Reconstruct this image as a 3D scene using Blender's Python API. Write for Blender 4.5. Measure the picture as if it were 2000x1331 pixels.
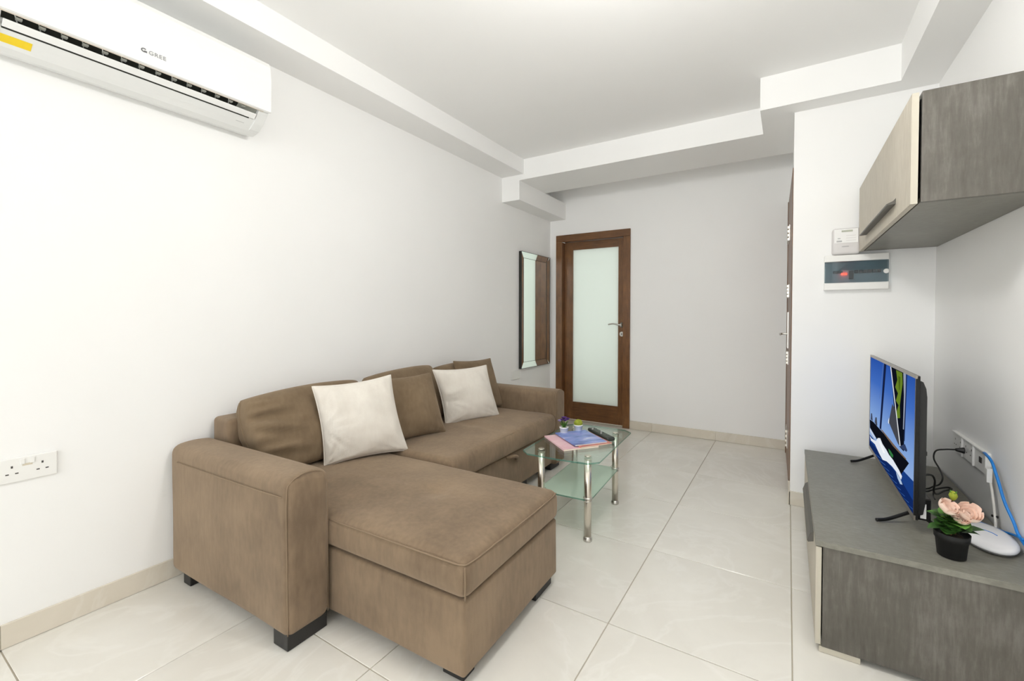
import bpy, bmesh, math, random
from mathutils import Vector, Matrix, noise

random.seed(7)
sc = bpy.context.scene
for o in list(bpy.data.objects):
    bpy.data.objects.remove(o)
COL = sc.collection

# ------------------------------------------------------------------ camera
F_PX, YAW, PITCH, PCY, ROLL, PCX, CAM_H = 840.23, .5317, .0176, 633.35, .0018, 1045.34, 1.1625
cam_data = bpy.data.cameras.new('camera')
cam = bpy.data.objects.new('camera', cam_data)
COL.objects.link(cam)
fwd = Vector((-math.sin(YAW) * math.cos(PITCH), math.cos(YAW) * math.cos(PITCH), -math.sin(PITCH)))
rgt = Vector((math.cos(YAW), math.sin(YAW), 0))
upv = rgt.cross(fwd)
r2 = rgt * math.cos(ROLL) + upv * math.sin(ROLL)
u2 = -rgt * math.sin(ROLL) + upv * math.cos(ROLL)
cam.matrix_world = Matrix(((r2.x, u2.x, -fwd.x, 0), (r2.y, u2.y, -fwd.y, 0), (r2.z, u2.z, -fwd.z, CAM_H), (0, 0, 0, 1)))
cam_data.sensor_width = 36
cam_data.sensor_fit = 'HORIZONTAL'
cam_data.lens = F_PX / 2000 * 36
cam_data.shift_x = (1000 - PCX) / 2000
cam_data.shift_y = -(665.5 - PCY) / 2000
cam_data.clip_start = .02
sc.camera = cam

# ------------------------------------------------------------------ world, light, exposure
world = bpy.data.worlds.new('sky')
sc.world = world
world.use_nodes = True
world.node_tree.nodes['Background'].inputs[0].default_value = (.82, .9, 1, 1)
world.node_tree.nodes['Background'].inputs[1].default_value = 1.0
sc.view_settings.view_transform = 'Standard'
sc.view_settings.look = 'None'
sc.view_settings.exposure = 0.04
sc.view_settings.gamma = 1.0
sc.view_settings.use_curve_mapping = False
try:
    sc.cycles.use_denoising = True
    sc.cycles.max_bounces = 16
    sc.cycles.diffuse_bounces = 8
    sc.cycles.glossy_bounces = 6
    sc.cycles.transparent_max_bounces = 24
    sc.cycles.sample_clamp_indirect = 6
except Exception:
    pass


def area_light(name, loc, rot, sx, sy, power, color=(1, 1, 1), shape='RECTANGLE'):
    d = bpy.data.lights.new(name, 'AREA')
    d.shape = shape
    d.size = sx
    if shape in ('RECTANGLE', 'ELLIPSE'):
        d.size_y = sy
    d.energy = power
    d.color = color
    o = bpy.data.objects.new(name, d)
    COL.objects.link(o)
    o.location = loc
    o.rotation_euler = rot
    return o


# added fill light from behind the camera, set at an assumed, unseen window
area_light('back_fill_light', (-1.0, -3.52, 1.3), (math.radians(90), 0, 0), 2.2, 2.0, 52, (.985, .995, 1))

# added unseen light that brightens the frosted door pane and the far end
area_light('pane_backlight', (-1.84, 5.15, 1.3), (math.radians(-90), 0, 0), .9, 2.0, 11.5, (.98, 1, .99))

# ------------------------------------------------------------------ room measures
XL, XR, YF, YP, YB = -2.349, .68, 4.33, 3.085, -3.6
ZC = 2.605
XP = .02
ZBL = 2.472          # left beam underside
ZBF = 2.422          # far beam underside
ZB2 = 2.41


# ------------------------------------------------------------------ materials
def srgb(r, g, b):
    f = lambda c: (c / 255 / 12.92) if c / 255 <= .04045 else ((c / 255 + .055) / 1.055) ** 2.4
    return (f(r), f(g), f(b), 1)


class NT:
    def __init__(s, name):
        s.m = bpy.data.materials.new(name)
        s.m.use_nodes = True
        s.t = s.m.node_tree
        s.b = s.t.nodes['Principled BSDF']
        s.out = s.t.nodes['Material Output']

    def n(s, typ, **kw):
        nd = s.t.nodes.new(typ)
        for k, v in kw.items():
            if k in nd.inputs:
                nd.inputs[k].default_value = v
            else:
                setattr(nd, k, v)
        return nd

    def l(s, a, b):
        s.t.links.new(a, b)

    def set(s, **kw):
        for k, v in kw.items():
            s.b.inputs[k.replace('_', ' ')].default_value = v


def plain(name, col, rough=.5, metal=0., spec=.5, coat=0., emit=None, estr=0.):
    t = NT(name)
    t.set(Base_Color=col, Roughness=rough, Metallic=metal)
    t.b.inputs['Specular IOR Level'].default_value = spec
    t.b.inputs['Coat Weight'].default_value = coat
    if emit:
        t.b.inputs['Emission Color'].default_value = emit
        t.b.inputs['Emission Strength'].default_value = estr
    return t.m


def ramp(t, fac, stops):
    r = t.n('ShaderNodeValToRGB')
    e = r.color_ramp.elements
    while len(e) < len(stops):
        e.new(.5)
    for i, (p, c) in enumerate(stops):
        e[i].position = p
        e[i].color = c
    t.l(fac, r.inputs[0])
    return r


def coords(t, scale=(1, 1, 1), rnd=False, kind='Object'):
    tc = t.n('ShaderNodeTexCoord')
    mp = t.n('ShaderNodeMapping')
    mp.inputs['Scale'].default_value = scale
    t.l(tc.outputs[kind], mp.inputs[0])
    if rnd:
        oi = t.n('ShaderNodeObjectInfo')
        mul = t.n('ShaderNodeVectorMath', operation='SCALE')
        mul.inputs[0].default_value = (37, 53, 11)
        t.l(oi.outputs['Random'], mul.inputs['Scale'])
        t.l(mul.outputs[0], mp.inputs['Location'])
    return mp.outputs[0]


def mat_wall(name, col, bump=.04):
    t = NT(name)
    v = coords(t)
    n1 = t.n('ShaderNodeTexNoise', Scale=1.3, Detail=3.)
    t.l(v, n1.inputs['Vector'])
    a = tuple(c * .975 for c in col[:3]) + (1,)
    r = ramp(t, n1.outputs[0], [(.3, a), (.7, col)])
    t.l(r.outputs[0], t.b.inputs['Base Color'])
    n2 = t.n('ShaderNodeTexNoise', Scale=160., Detail=2.)
    t.l(v, n2.inputs['Vector'])
    b = t.n('ShaderNodeBump', Strength=bump, Distance=.002)
    t.l(n2.outputs[0], b.inputs['Height'])
    t.l(b.outputs[0], t.b.inputs['Normal'])
    t.set(Roughness=.7)
    t.b.inputs['Specular IOR Level'].default_value = .25
    return t.m


def mat_tile(name, base, dark, vein, rough=.16):
    t = NT(name)
    v = coords(t, rnd=True)
    n1 = t.n('ShaderNodeTexNoise', Scale=2.2, Detail=6., Roughness=.6, Distortion=.8)
    t.l(v, n1.inputs['Vector'])
    r = ramp(t, n1.outputs[0], [(.32, dark), (.62, base)])
    n2 = t.n('ShaderNodeTexNoise', Scale=1.5, Detail=5., Roughness=.55, Distortion=1.6)
    t.l(v, n2.inputs['Vector'])
    k = ramp(t, n2.outputs[0], [(.47, (0, 0, 0, 1)), (.5, (1, 1, 1, 1)), (.53, (0, 0, 0, 1))])
    sc_ = t.n('ShaderNodeMath', operation='MULTIPLY')
    t.l(k.outputs[0], sc_.inputs[0])
    sc_.inputs[1].default_value = .45
    mx = t.n('ShaderNodeMix', data_type='RGBA')
    t.l(sc_.outputs[0], mx.inputs['Factor'])
    t.l(r.outputs[0], mx.inputs['A'])
    mx.inputs['B'].default_value = vein
    oi = t.n('ShaderNodeObjectInfo')
    mr = t.n('ShaderNodeMapRange')
    mr.inputs['To Min'].default_value = .965
    mr.inputs['To Max'].default_value = 1.03
    t.l(oi.outputs['Random'], mr.inputs['Value'])
    hs = t.n('ShaderNodeHueSaturation')
    t.l(mr.outputs[0], hs.inputs['Value'])
    t.l(mx.outputs['Result'], hs.inputs['Color'])
    t.l(hs.outputs[0], t.b.inputs['Base Color'])
    t.set(Roughness=rough)
    t.b.inputs['Specular IOR Level'].default_value = .45
    return t.m


def mat_fabric(name, c1, c2, big=3., fine=420., bump=.25, rough=.92, sheen=.25, tint=(1, 1, 1, 1)):
    t = NT(name)
    v = coords(t)
    n1 = t.n('ShaderNodeTexNoise', Scale=big, Detail=5., Roughness=.6)
    t.l(v, n1.inputs['Vector'])
    v2 = coords(t, scale=(1, 1, .25))
    n3 = t.n('ShaderNodeTexNoise', Scale=60., Detail=3.)
    t.l(v2, n3.inputs['Vector'])
    ad = t.n('ShaderNodeMath', operation='MULTIPLY_ADD')
    t.l(n3.outputs[0], ad.inputs[0])
    ad.inputs[1].default_value = .35
    t.l(n1.outputs[0], ad.inputs[2])
    r = ramp(t, ad.outputs[0], [(.48, c1), (.86, c2)])
    t.l(r.outputs[0], t.b.inputs['Base Color'])
    n2 = t.n('ShaderNodeTexNoise', Scale=fine, Detail=2.)
    t.l(v, n2.inputs['Vector'])
    b = t.n('ShaderNodeBump', Strength=bump, Distance=.002)
    t.l(n2.outputs[0], b.inputs['Height'])
    t.l(b.outputs[0], t.b.inputs['Normal'])
    t.set(Roughness=rough)
    t.b.inputs['Specular IOR Level'].default_value = .15
    t.b.inputs['Sheen Weight'].default_value = sheen
    t.b.inputs['Sheen Roughness'].default_value = .6
    t.b.inputs['Sheen Tint'].default_value = tint
    return t.m


def mat_streak(name, stops, scale, rough=.5, bump=.1, det=8., ns=5., mixv=.4):
    t = NT(name)
    v = coords(t, scale=scale)
    n1 = t.n('ShaderNodeTexNoise', Scale=ns, Detail=det, Roughness=.65, Distortion=.25)
    t.l(v, n1.inputs['Vector'])
    v2 = coords(t)
    n2 = t.n('ShaderNodeTexNoise', Scale=4., Detail=10., Roughness=.68)
    t.l(v2, n2.inputs['Vector'])
    ad = t.n('ShaderNodeMix', data_type='FLOAT')
    ad.inputs['Factor'].default_value = mixv
    t.l(n1.outputs[0], ad.inputs['A'])
    t.l(n2.outputs[0], ad.inputs['B'])
    r = ramp(t, ad.outputs['Result'], stops)
    t.l(r.outputs[0], t.b.inputs['Base Color'])
    b = t.n('ShaderNodeBump', Strength=bump, Distance=.001)
    t.l(n1.outputs[0], b.inputs['Height'])
    t.l(b.outputs[0], t.b.inputs['Normal'])
    t.set(Roughness=rough)
    return t.m


def mat_clear_glass(name, tint, refl=1.0):
    t = NT(name)
    t.t.nodes.remove(t.b)
    tr = t.n('ShaderNodeBsdfTransparent')
    tr.inputs[0].default_value = tint
    gl = t.n('ShaderNodeBsdfGlossy')
    gl.inputs['Roughness'].default_value = .02
    fr = t.n('ShaderNodeLayerWeight', Blend=.5)
    mx = t.n('ShaderNodeMixShader')
    pw = t.n('ShaderNodeMath', operation='POWER')
    pw.inputs[1].default_value = 5.
    t.l(fr.outputs['Facing'], pw.inputs[0])
    mu = t.n('ShaderNodeMath', operation='MULTIPLY_ADD')
    mu.inputs[1].default_value = .9 * refl
    mu.inputs[2].default_value = .035 * refl
    t.l(pw.outputs[0], mu.inputs[0])
    t.l(mu.outputs[0], mx.inputs[0])
    t.l(tr.outputs[0], mx.inputs[1])
    t.l(gl.outputs[0], mx.inputs[2])
    t.l(mx.outputs[0], t.out.inputs[0])
    return t.m


def mat_frosted(name, tint, body, mixv, rough=.3):
    t = NT(name)
    t.set(Base_Color=body, Roughness=rough)
    tr = t.n('ShaderNodeBsdfTransparent')
    tr.inputs[0].default_value = tint
    mx = t.n('ShaderNodeMixShader')
    mx.inputs[0].default_value = mixv
    t.l(tr.outputs[0], mx.inputs[1])
    t.l(t.b.outputs[0], mx.inputs[2])
    t.l(mx.outputs[0], t.out.inputs[0])
    return t.m


M = {}
M['wall'] = mat_wall('white_wall_paint', (.915, .914, .905, 1))
M['ceiling'] = mat_wall('ceiling_paint', (.92, .919, .91, 1), .02)
M['tile'] = mat_tile('polished_cream_tile', (.79, .77, .715, 1), (.735, .712, .655, 1), (.84, .825, .78, 1))
M['skirting'] = mat_tile('skirting_tile', (.72, .665, .57, 1), (.66, .605, .51, 1), (.76, .72, .64, 1), .25)
M['grout'] = plain('grout', (.50, .455, .37, 1), .9)
M['sofa'] = mat_fabric('brown_microsuede', (.142, .099, .063, 1), (.242, .172, .110, 1), sheen=.25, tint=(1, .84, .68, 1))
M['sofa_seam'] = plain('brown_thread', (.235, .168, .108, 1), .9)
M['cushion'] = mat_fabric('brown_cushion_fabric', (.15, .105, .062, 1), (.215, .155, .095, 1), big=4., sheen=.2, tint=(1, .84, .68, 1))
M['cream'] = mat_fabric('cream_plush', (.71, .66, .59, 1), (.775, .735, .665, 1), big=9., fine=260., bump=.35)
M['black_plastic'] = plain('black_plastic', (.009, .009, .009, 1), .6, 0, .3)
M['foot'] = plain('black_foot', (.016, .015, .014, 1), .5)
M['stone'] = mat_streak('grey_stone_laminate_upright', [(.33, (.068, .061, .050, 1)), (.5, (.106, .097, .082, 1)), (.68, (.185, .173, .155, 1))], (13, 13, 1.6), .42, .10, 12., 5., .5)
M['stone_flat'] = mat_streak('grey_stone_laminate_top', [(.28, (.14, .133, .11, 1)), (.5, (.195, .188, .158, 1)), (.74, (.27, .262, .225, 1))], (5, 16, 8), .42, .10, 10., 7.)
M['pale_wood'] = mat_streak('pale_oak_laminate', [(.3, (.40, .36, .29, 1)), (.55, (.53, .485, .40, 1)), (.75, (.62, .58, .50, 1))], (20, 20, 2), .5, .1)
M['pale_edge'] = plain('pale_edge', (.50, .465, .385, 1), .5)
M['handle_grey'] = plain('brushed_grey_metal', (.13, .124, .112, 1), .42, .7)
M['walnut'] = mat_streak('walnut_wood', [(.30, (.055, .021, .006, 1)), (.52, (.165, .070, .021, 1)), (.74, (.28, .130, .042, 1))], (22, 22, 1.3), .35, .12)
M['walnut_flat'] = mat_streak('walnut_wood_cross', [(.30, (.050, .019, .006, 1)), (.52, (.150, .063, .019, 1)), (.74, (.25, .115, .038, 1))], (1.3, 22, 22), .35, .12)
M['chrome'] = plain('satin_steel', (.72, .67, .59, 1), .27, 1)
M['steel'] = plain('brushed_steel', (.66, .64, .6, 1), .32, 1)
def mat_frost_door():
    t = NT('frosted_glass_pane')
    t.set(Base_Color=(.78, .825, .79, 1), Roughness=.25)
    tl = t.n('ShaderNodeBsdfTranslucent')
    tl.inputs[0].default_value = (.86, .905, .875, 1)
    mx = t.n('ShaderNodeMixShader')
    mx.inputs[0].default_value = .45
    t.l(t.b.outputs[0], mx.inputs[1])
    t.l(tl.outputs[0], mx.inputs[2])
    t.l(mx.outputs[0], t.out.inputs[0])
    return t.m


M['frost_door'] = mat_frost_door()
M['glass'] = mat_clear_glass('clear_table_glass', (.90, .955, .93, 1))
M['glass_edge'] = mat_frosted('table_glass_edge', (.5, .75, .66, 1), (.10, .22, .18, 1), .55, .1)
M['glass_shelf'] = mat_frosted('frosted_shelf_glass', (.86, .96, .9, 1), (.70, .80, .71, 1), .5, .25)
M['mirror'] = plain('mirror_silver', (.90, .94, .91, 1), .01, 1)
M['mirror_edge'] = plain('mirror_dark_edge', (.02, .022, .018, 1), .3)
M['ac'] = plain('white_gloss_plastic', (.87, .875, .865, 1), .18, 0, .5)
M['ac_matte'] = plain('white_plastic', (.80, .81, .80, 1), .35)
M['ac_dark'] = plain('dark_outlet', (.012, .014, .009, 1), .6)
M['ac_trim'] = plain('outlet_lip', (.60, .54, .46, 1), .4)
M['vane'] = plain('grey_vane', (.42, .43, .39, 1), .4)
M['yellow'] = plain('yellow_sticker', (.86, .62, .015, 1), .5)
M['ink'] = plain('grey_print', (.16, .16, .17, 1), .6)
M['ink_mid'] = plain('mid_grey_print', (.30, .30, .31, 1), .6)
M['ink_light'] = plain('light_grey_print', (.45, .45, .45, 1), .6)
M['socket'] = plain('white_socket_plastic', (.85, .845, .82, 1), .3)
M['hole'] = plain('dark_slot', (.05, .045, .04, 1), .6)
M['beige_mark'] = plain('beige_mark', (.66, .60, .48, 1), .6)
M['meter'] = plain('pale_grey_plastic', (.66, .64, .635, 1), .4)
M['meter_face'] = plain('white_meter_face', (.86, .86, .85, 1), .35)
M['lcd'] = plain('meter_display', (.42, .44, .36, 1), .3)
M['smoke'] = mat_clear_glass('smoked_cover', (.60, .67, .70, 1), 1.4)
M['board_inner'] = plain('breaker_panel_grey', (.50, .54, .56, 1), .5)
M['breaker'] = plain('black_breaker', (.01, .01, .012, 1), .4)
M['led_red'] = plain('red_indicator', (.8, .05, .03, 1), .4, emit=(1, .06, .03, 1), estr=6.)
M['tv_black'] = plain('tv_black', (.006, .006, .006, 1), .35, 0, .3)
M['tv_back'] = plain('tv_back_black', (.016, .016, .016, 1), .45, 0, .35)
M['tv_bezel'] = plain('tv_bezel_metal', (.32, .29, .25, 1), .35, .8)
M['paper'] = plain('white_label', (.8, .8, .79, 1), .6)
M['white_pot'] = plain('white_ceramic', (.86, .855, .83, 1), .25)
M['leaf'] = mat_streak('green_leaf', [(.3, (.018, .06, .012, 1)), (.6, (.05, .14, .022, 1)), (.8, (.11, .24, .04, 1))], (9, 9, 9), .45, .1)
M['leaf_bright'] = plain('bright_green_leaf', (.10, .27, .035, 1), .5)
M['moss'] = mat_streak('yellow_green_moss', [(.3, (.15, .19, .012, 1)), (.6, (.33, .37, .03, 1)), (.8, (.48, .50, .09, 1))], (60, 60, 60), .8, .6)
M['purple'] = plain('purple_petal', (.075, .02, .17, 1), .6)
M['lilac'] = plain('pale_violet_petal', (.33, .26, .50, 1), .6)
M['peach'] = mat_streak('peach_petal', [(.3, (.88, .60, .47, 1)), (.55, (.93, .76, .66, 1)), (.8, (.95, .86, .80, 1))], (8, 8, 8), .6, .05)
M['soil'] = plain('dark_soil', (.03, .018, .010, 1), .95)
M['stem'] = plain('reddish_stem', (.16, .06, .025, 1), .7)
M['stem_green'] = plain('green_stem', (.12, .22, .03, 1), .6)
M['white_gloss'] = plain('white_router_plastic', (.84, .835, .86, 1), .25)
M['grey_base'] = plain('grey_rubber', (.13, .13, .13, 1), .6)
M['blue_cable'] = plain('blue_cable', (.01, .20, .62, 1), .4)
M['white_cable'] = plain('white_cable', (.72, .70, .65, 1), .45)
M['black_cable'] = plain('black_cable', (.012, .012, .012, 1), .45)
M['pages'] = plain('page_edges', (.80, .74, .58, 1), .8)
M['remote'] = plain('remote_black', (.022, .026, .022, 1), .38)
M['button'] = plain('remote_button', (.09, .11, .09, 1), .5)
M['window_glass'] = mat_clear_glass('window_glass', (.97, .98, .98, 1))
M['white_frame'] = plain('white_window_frame', (.8, .8, .79, 1), .35)


def mat_cover(name, stops, scale=6., rough=.3):
    t = NT(name)
    v = coords(t, scale=(1, 2.4, 1))
    n1 = t.n('ShaderNodeTexNoise', Scale=scale, Detail=4., Distortion=.6)
    t.l(v, n1.inputs['Vector'])
    r = ramp(t, n1.outputs[0], stops)
    t.l(r.outputs[0], t.b.inputs['Base Color'])
    t.set(Roughness=rough)
    return t.m


M['cover_pink'] = mat_cover('pink_cover', [(.35, (.76, .44, .50, 1)), (.6, (.84, .60, .62, 1)), (.75, (.86, .72, .66, 1))], 5.)
M['cover_blue'] = mat_cover('blue_cover', [(.32, (.07, .10, .34, 1)), (.46, (.16, .25, .58, 1)), (.58, (.30, .33, .66, 1)), (.70, (.62, .68, .82, 1))], 7.)
M['cover_red'] = mat_cover('red_cover', [(.35, (.45, .07, .06, 1)), (.6, (.64, .24, .17, 1)), (.75, (.72, .45, .36, 1))], 9.)


# ------------------------------------------------------------------ mesh helpers
def add(name, verts, faces, mat, parent=None, smooth=False, loc=None):
    me = bpy.data.meshes.new(name)
    me.from_pydata([tuple(v) for v in verts], [], faces)
    me.update()
    if mat is not None:
        me.materials.append(mat)
    if smooth:
        for p in me.polygons:
            p.use_smooth = True
    o = bpy.data.objects.new(name, me)
    COL.objects.link(o)
    if parent is not None:
        o.parent = parent
    if loc is not None:
        o.location = loc
    return o


def from_bm(name, bm, mat, parent=None, smooth=False):
    me = bpy.data.meshes.new(name)
    bmesh.ops.recalc_face_normals(bm, faces=bm.faces)
    bm.to_mesh(me)
    bm.free()
    if mat is not None:
        me.materials.append(mat)
    if smooth:
        for p in me.polygons:
            p.use_smooth = True
    o = bpy.data.objects.new(name, me)
    COL.objects.link(o)
    if parent is not None:
        o.parent = parent
    return o


def bm_box(bm, a, b, bev=0., seg=2):
    vs = [bm.verts.new((x, y, z)) for x in (a[0], b[0]) for y in (a[1], b[1]) for z in (a[2], b[2])]
    fs = [(0, 1, 3, 2), (4, 6, 7, 5), (0, 4, 5, 1), (2, 3, 7, 6), (0, 2, 6, 4), (1, 5, 7, 3)]
    faces = [bm.faces.new([vs[i] for i in f]) for f in fs]
    if bev > 0:
        es = list({e for f in faces for e in f.edges})
        bmesh.ops.bevel(bm, geom=es, offset=bev, segments=seg, profile=.5, affect='EDGES')


def box(name, a, b, mat, parent=None, bev=0., seg=2):
    a, b = [min(p, q) for p, q in zip(a, b)], [max(p, q) for p, q in zip(a, b)]
    bm = bmesh.new()
    bm_box(bm, a, b, bev, seg)
    return from_bm(name, bm, mat, parent)


def rbox(name, a, b, r, mat, parent=None, n=(14, 14, 8), fn=None):
    """box with rounded edges, gridded so that fn can displace it"""
    c = [(p + q) / 2 for p, q in zip(a, b)]
    h = [(q - p) / 2 for p, q in zip(a, b)]
    verts, idx, faces = [], {}, []

    def ticks(k):
        m = n[k]
        hh = h[k]
        rr = min(r, hh)
        t = [-hh, -hh + rr * .15, -hh + rr * .4, -hh + rr * .7]
        for i in range(m + 1):
            t.append(-hh + rr + (2 * (hh - rr)) * i / m)
        t += [hh - rr * .7, hh - rr * .4, hh - rr * .15, hh]
        return t
    T = [ticks(0), ticks(1), ticks(2)]
    L = [len(t) for t in T]

    def vid(i, j, k):
        key = (i, j, k)
        if key in idx:
            return idx[key]
        p = Vector((T[0][i], T[1][j], T[2][k]))
        rr = [min(r, hh) for hh in h]
        q = Vector([max(-h[m] + rr[m], min(h[m] - rr[m], p[m])) for m in range(3)])
        d = p - q
        if d.length > 1e-9:
            # rounded offset
            m_ = max(abs(d.x), abs(d.y), abs(d.z))
            d = d.normalized() * m_
        p = q + d + Vector(c)
        if fn:
            p = fn(p, Vector(((p.x - c[0]) / h[0], (p.y - c[1]) / h[1], (p.z - c[2]) / h[2])))
        idx[key] = len(verts)
        verts.append(p)
        return idx[key]
    for i in range(L[0] - 1):
        for j in range(L[1] - 1):
            faces.append((vid(i, j, 0), vid(i, j + 1, 0), vid(i + 1, j + 1, 0), vid(i + 1, j, 0)))
            k = L[2] - 1
            faces.append((vid(i, j, k), vid(i + 1, j, k), vid(i + 1, j + 1, k), vid(i, j + 1, k)))
    for i in range(L[0] - 1):
        for k in range(L[2] - 1):
            faces.append((vid(i, 0, k), vid(i + 1, 0, k), vid(i + 1, 0, k + 1), vid(i, 0, k + 1)))
            j = L[1] - 1
            faces.append((vid(i, j, k), vid(i, j, k + 1), vid(i + 1, j, k + 1), vid(i + 1, j, k)))
    for j in range(L[1] - 1):
        for k in range(L[2] - 1):
            faces.append((vid(0, j, k), vid(0, j, k + 1), vid(0, j + 1, k + 1), vid(0, j + 1, k)))
            i = L[0] - 1
            faces.append((vid(i, j, k), vid(i, j + 1, k), vid(i, j + 1, k + 1), vid(i, j, k + 1)))
    return add(name, verts, faces, mat, parent, True)


def lathe(name, prof, mat, parent=None, loc=(0, 0, 0), seg=24, axis='Z', smooth=True, cap=True):
    verts, faces = [], []
    for (r, z) in prof:
        for s in range(seg):
            a = 2 * math.pi * s / seg
            p = (r * math.cos(a), r * math.sin(a), z)
            if axis == 'X':
                p = (p[2], p[0], p[1])
            elif axis == 'Y':
                p = (p[0], p[2], p[1])
            verts.append((p[0] + loc[0], p[1] + loc[1], p[2] + loc[2]))
    for i in range(len(prof) - 1):
        for s in range(seg):
            s2 = (s + 1) % seg
            faces.append((i * seg + s, i * seg + s2, (i + 1) * seg + s2, (i + 1) * seg + s))
    if cap:
        faces.append(tuple(range(seg))[::-1])
        faces.append(tuple((len(prof) - 1) * seg + s for s in range(seg)))
    o = add(name, verts, faces, mat, parent, smooth)
    if smooth:
        for p in o.data.polygons:
            if len(p.vertices) > 4:
                p.use_smooth = False
    return o


def catmull(pts, per=8):
    pts = [Vector(p) for p in pts]
    if len(pts) < 3:
        return pts
    out = []
    P = [pts[0] * 2 - pts[1]] + pts + [pts[-1] * 2 - pts[-2]]
    for i in range(1, len(P) - 2):
        for k in range(per):
            t = k / per
            a, b, c, d = P[i - 1], P[i], P[i + 1], P[i + 2]
            out.append(.5 * ((2 * b) + (c - a) * t + (2 * a - 5 * b + 4 * c - d) * t * t + (3 * b - a - 3 * c + d) * t ** 3))
    out.append(pts[-1])
    return out


def tube(name, pts, r, mat, parent=None, seg=8, smooth_path=True, per=8, closed=False):
    P = catmull(pts, per) if smooth_path else [Vector(p) for p in pts]
    verts, faces = [], []
    prev = None
    n = len(P)
    for i, p in enumerate(P):
        if closed:
            d = P[(i + 1) % n] - P[i - 1]
        else:
            d = P[min(i + 1, n - 1)] - P[max(i - 1, 0)]
        d.normalize()
        if prev is None:
            u = d.orthogonal().normalized()
        else:
            u = (prev - d * prev.dot(d)).normalized()
        prev = u
        w = d.cross(u)
        rr = r(i / max(1, n - 1)) if callable(r) else r
        for s in range(seg):
            a = 2 * math.pi * s / seg
            verts.append(p + (u * math.cos(a) + w * math.sin(a)) * rr)
    m = n if closed else n - 1
    for i in range(m):
        for s in range(seg):
            s2 = (s + 1) % seg
            j = (i + 1) % n
            faces.append((i * seg + s, i * seg + s2, j * seg + s2, j * seg + s))
    if not closed:
        faces.append(tuple(range(seg))[::-1])
        faces.append(tuple((n - 1) * seg + s for s in range(seg)))
    return add(name, verts, faces, mat, parent, True)


def prism(name, poly, axis, a, b, mat, parent=None, bev=0.):
    """poly: 2-d outline; extruded along axis from a to b. axis 'Z': (x,y); 'Y': (x,z); 'X': (y,z)"""
    def mk(p, t):
        return {'Z': (p[0], p[1], t), 'Y': (p[0], t, p[1]), 'X': (t, p[0], p[1])}[axis]
    bm = bmesh.new()
    v0 = [bm.verts.new(mk(p, a)) for p in poly]
    v1 = [bm.verts.new(mk(p, b)) for p in poly]
    n = len(poly)
    bm.faces.new(v0)
    bm.faces.new(v1[::-1])
    for i in range(n):
        bm.faces.new((v0[i], v1[i], v1[(i + 1) % n], v0[(i + 1) % n]))
    if bev:
        bmesh.ops.bevel(bm, geom=list(bm.edges), offset=bev, segments=2, profile=.5, affect='EDGES')
    return from_bm(name, bm, mat, parent)


def empty(name, loc=(0, 0, 0), rz=0.):
    o = bpy.data.objects.new(name, None)
    o.empty_display_size = .1
    COL.objects.link(o)
    o.location = loc
    o.rotation_euler = (0, 0, rz)
    return o


def tag(o, label=None, cat=None, group=None, kind=None):
    if label:
        o['label'] = label
    if cat:
        o['category'] = cat
    if group:
        o['group'] = group
    if kind:
        o['kind'] = kind
    return o


def struct(o, label=None):
    o['kind'] = 'structure'
    if label:
        o['label'] = label
    return o


def lab(o, label):
    o['label'] = label
    return o


# ================================================================== ROOM SHELL
# --- floor: grout bed with each tile laid on it
floor = struct(box('floor', (XL - .1, YB, -.06), (XR + .3, YF + 1.0, -.004), M['grout']), 'polished cream stone-look tiled floor with thin grout lines')
TX0, TY0, TS, GAP = -.5763, 1.5295, .6, .0019
tile_cache = {}
for i in range(-4, 4):
    for j in range(-10, 6):
        x0, x1 = TX0 + i * TS, TX0 + (i + 1) * TS
        y0, y1 = TY0 + j * TS, TY0 + (j + 1) * TS
        x0, x1 = max(x0, XL), min(x1, XR)
        y0, y1 = max(y0, YB), min(y1, YF)
        if x1 - x0 < .02 or y1 - y0 < .02:
            continue
        w, d = round(x1 - x0 - 2 * GAP, 4), round(y1 - y0 - 2 * GAP, 4)
        key = (w, d)
        if key not in tile_cache:
            o = box('tile', (-w / 2, -d / 2, -.008), (w / 2, d / 2, 0), M['tile'], None, .0012, 1)
            tile_cache[key] = o.data
        else:
            o = bpy.data.objects.new('tile', tile_cache[key])
            COL.objects.link(o)
        o.parent = floor
        o.location = ((x0 + x1) / 2, (y0 + y1) / 2, 0)

DX0, DX1, DZ1 = -2.267, -1.407, 2.071      # glass door frame, outside
struct(box('ceiling', (XL - .1, YB - .1, ZC), (XR + .3, YF + 1.0, ZC + .12), M['ceiling']), 'flat white painted ceiling')
struct(box('wall_left', (XL - .1, YB - .1, -.02), (XL, YF + 1.0, ZC), M['wall']), 'long plain white wall behind the sofa')
bm = bmesh.new()
bm_box(bm, (XL, YF, -.02), (DX0 + .03, YF + .12, ZC))
bm_box(bm, (DX1 - .03, YF, -.02), (XR + .1, YF + .12, ZC))
bm_box(bm, (DX0 + .03, YF, DZ1 - .03), (DX1 - .03, YF + .12, ZC))
struct(from_bm('wall_far', bm, M['wall']), 'plain white end wall around the wooden glass door')
struct(box('wall_beyond', (XL, YF + .9, -.02), (-1.2, YF + 1.0, ZC), M['wall']), 'white wall of the room beyond the glass door')
struct(box('wall_beyond_side', (-1.3, YF + .12, -.02), (-1.2, YF + .9, ZC), M['wall']), 'white side wall of the room beyond the glass door')
struct(box('wall_pillar', (XP, YP, -.02), (XR + .1, YF, ZC), M['wall']), 'white projecting wall block beside the television stand')
struct(box('wall_right', (XR, YB - .1, -.02), (XR + .12, YP, ZC), M['wall']), 'white side wall behind the television')
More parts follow.
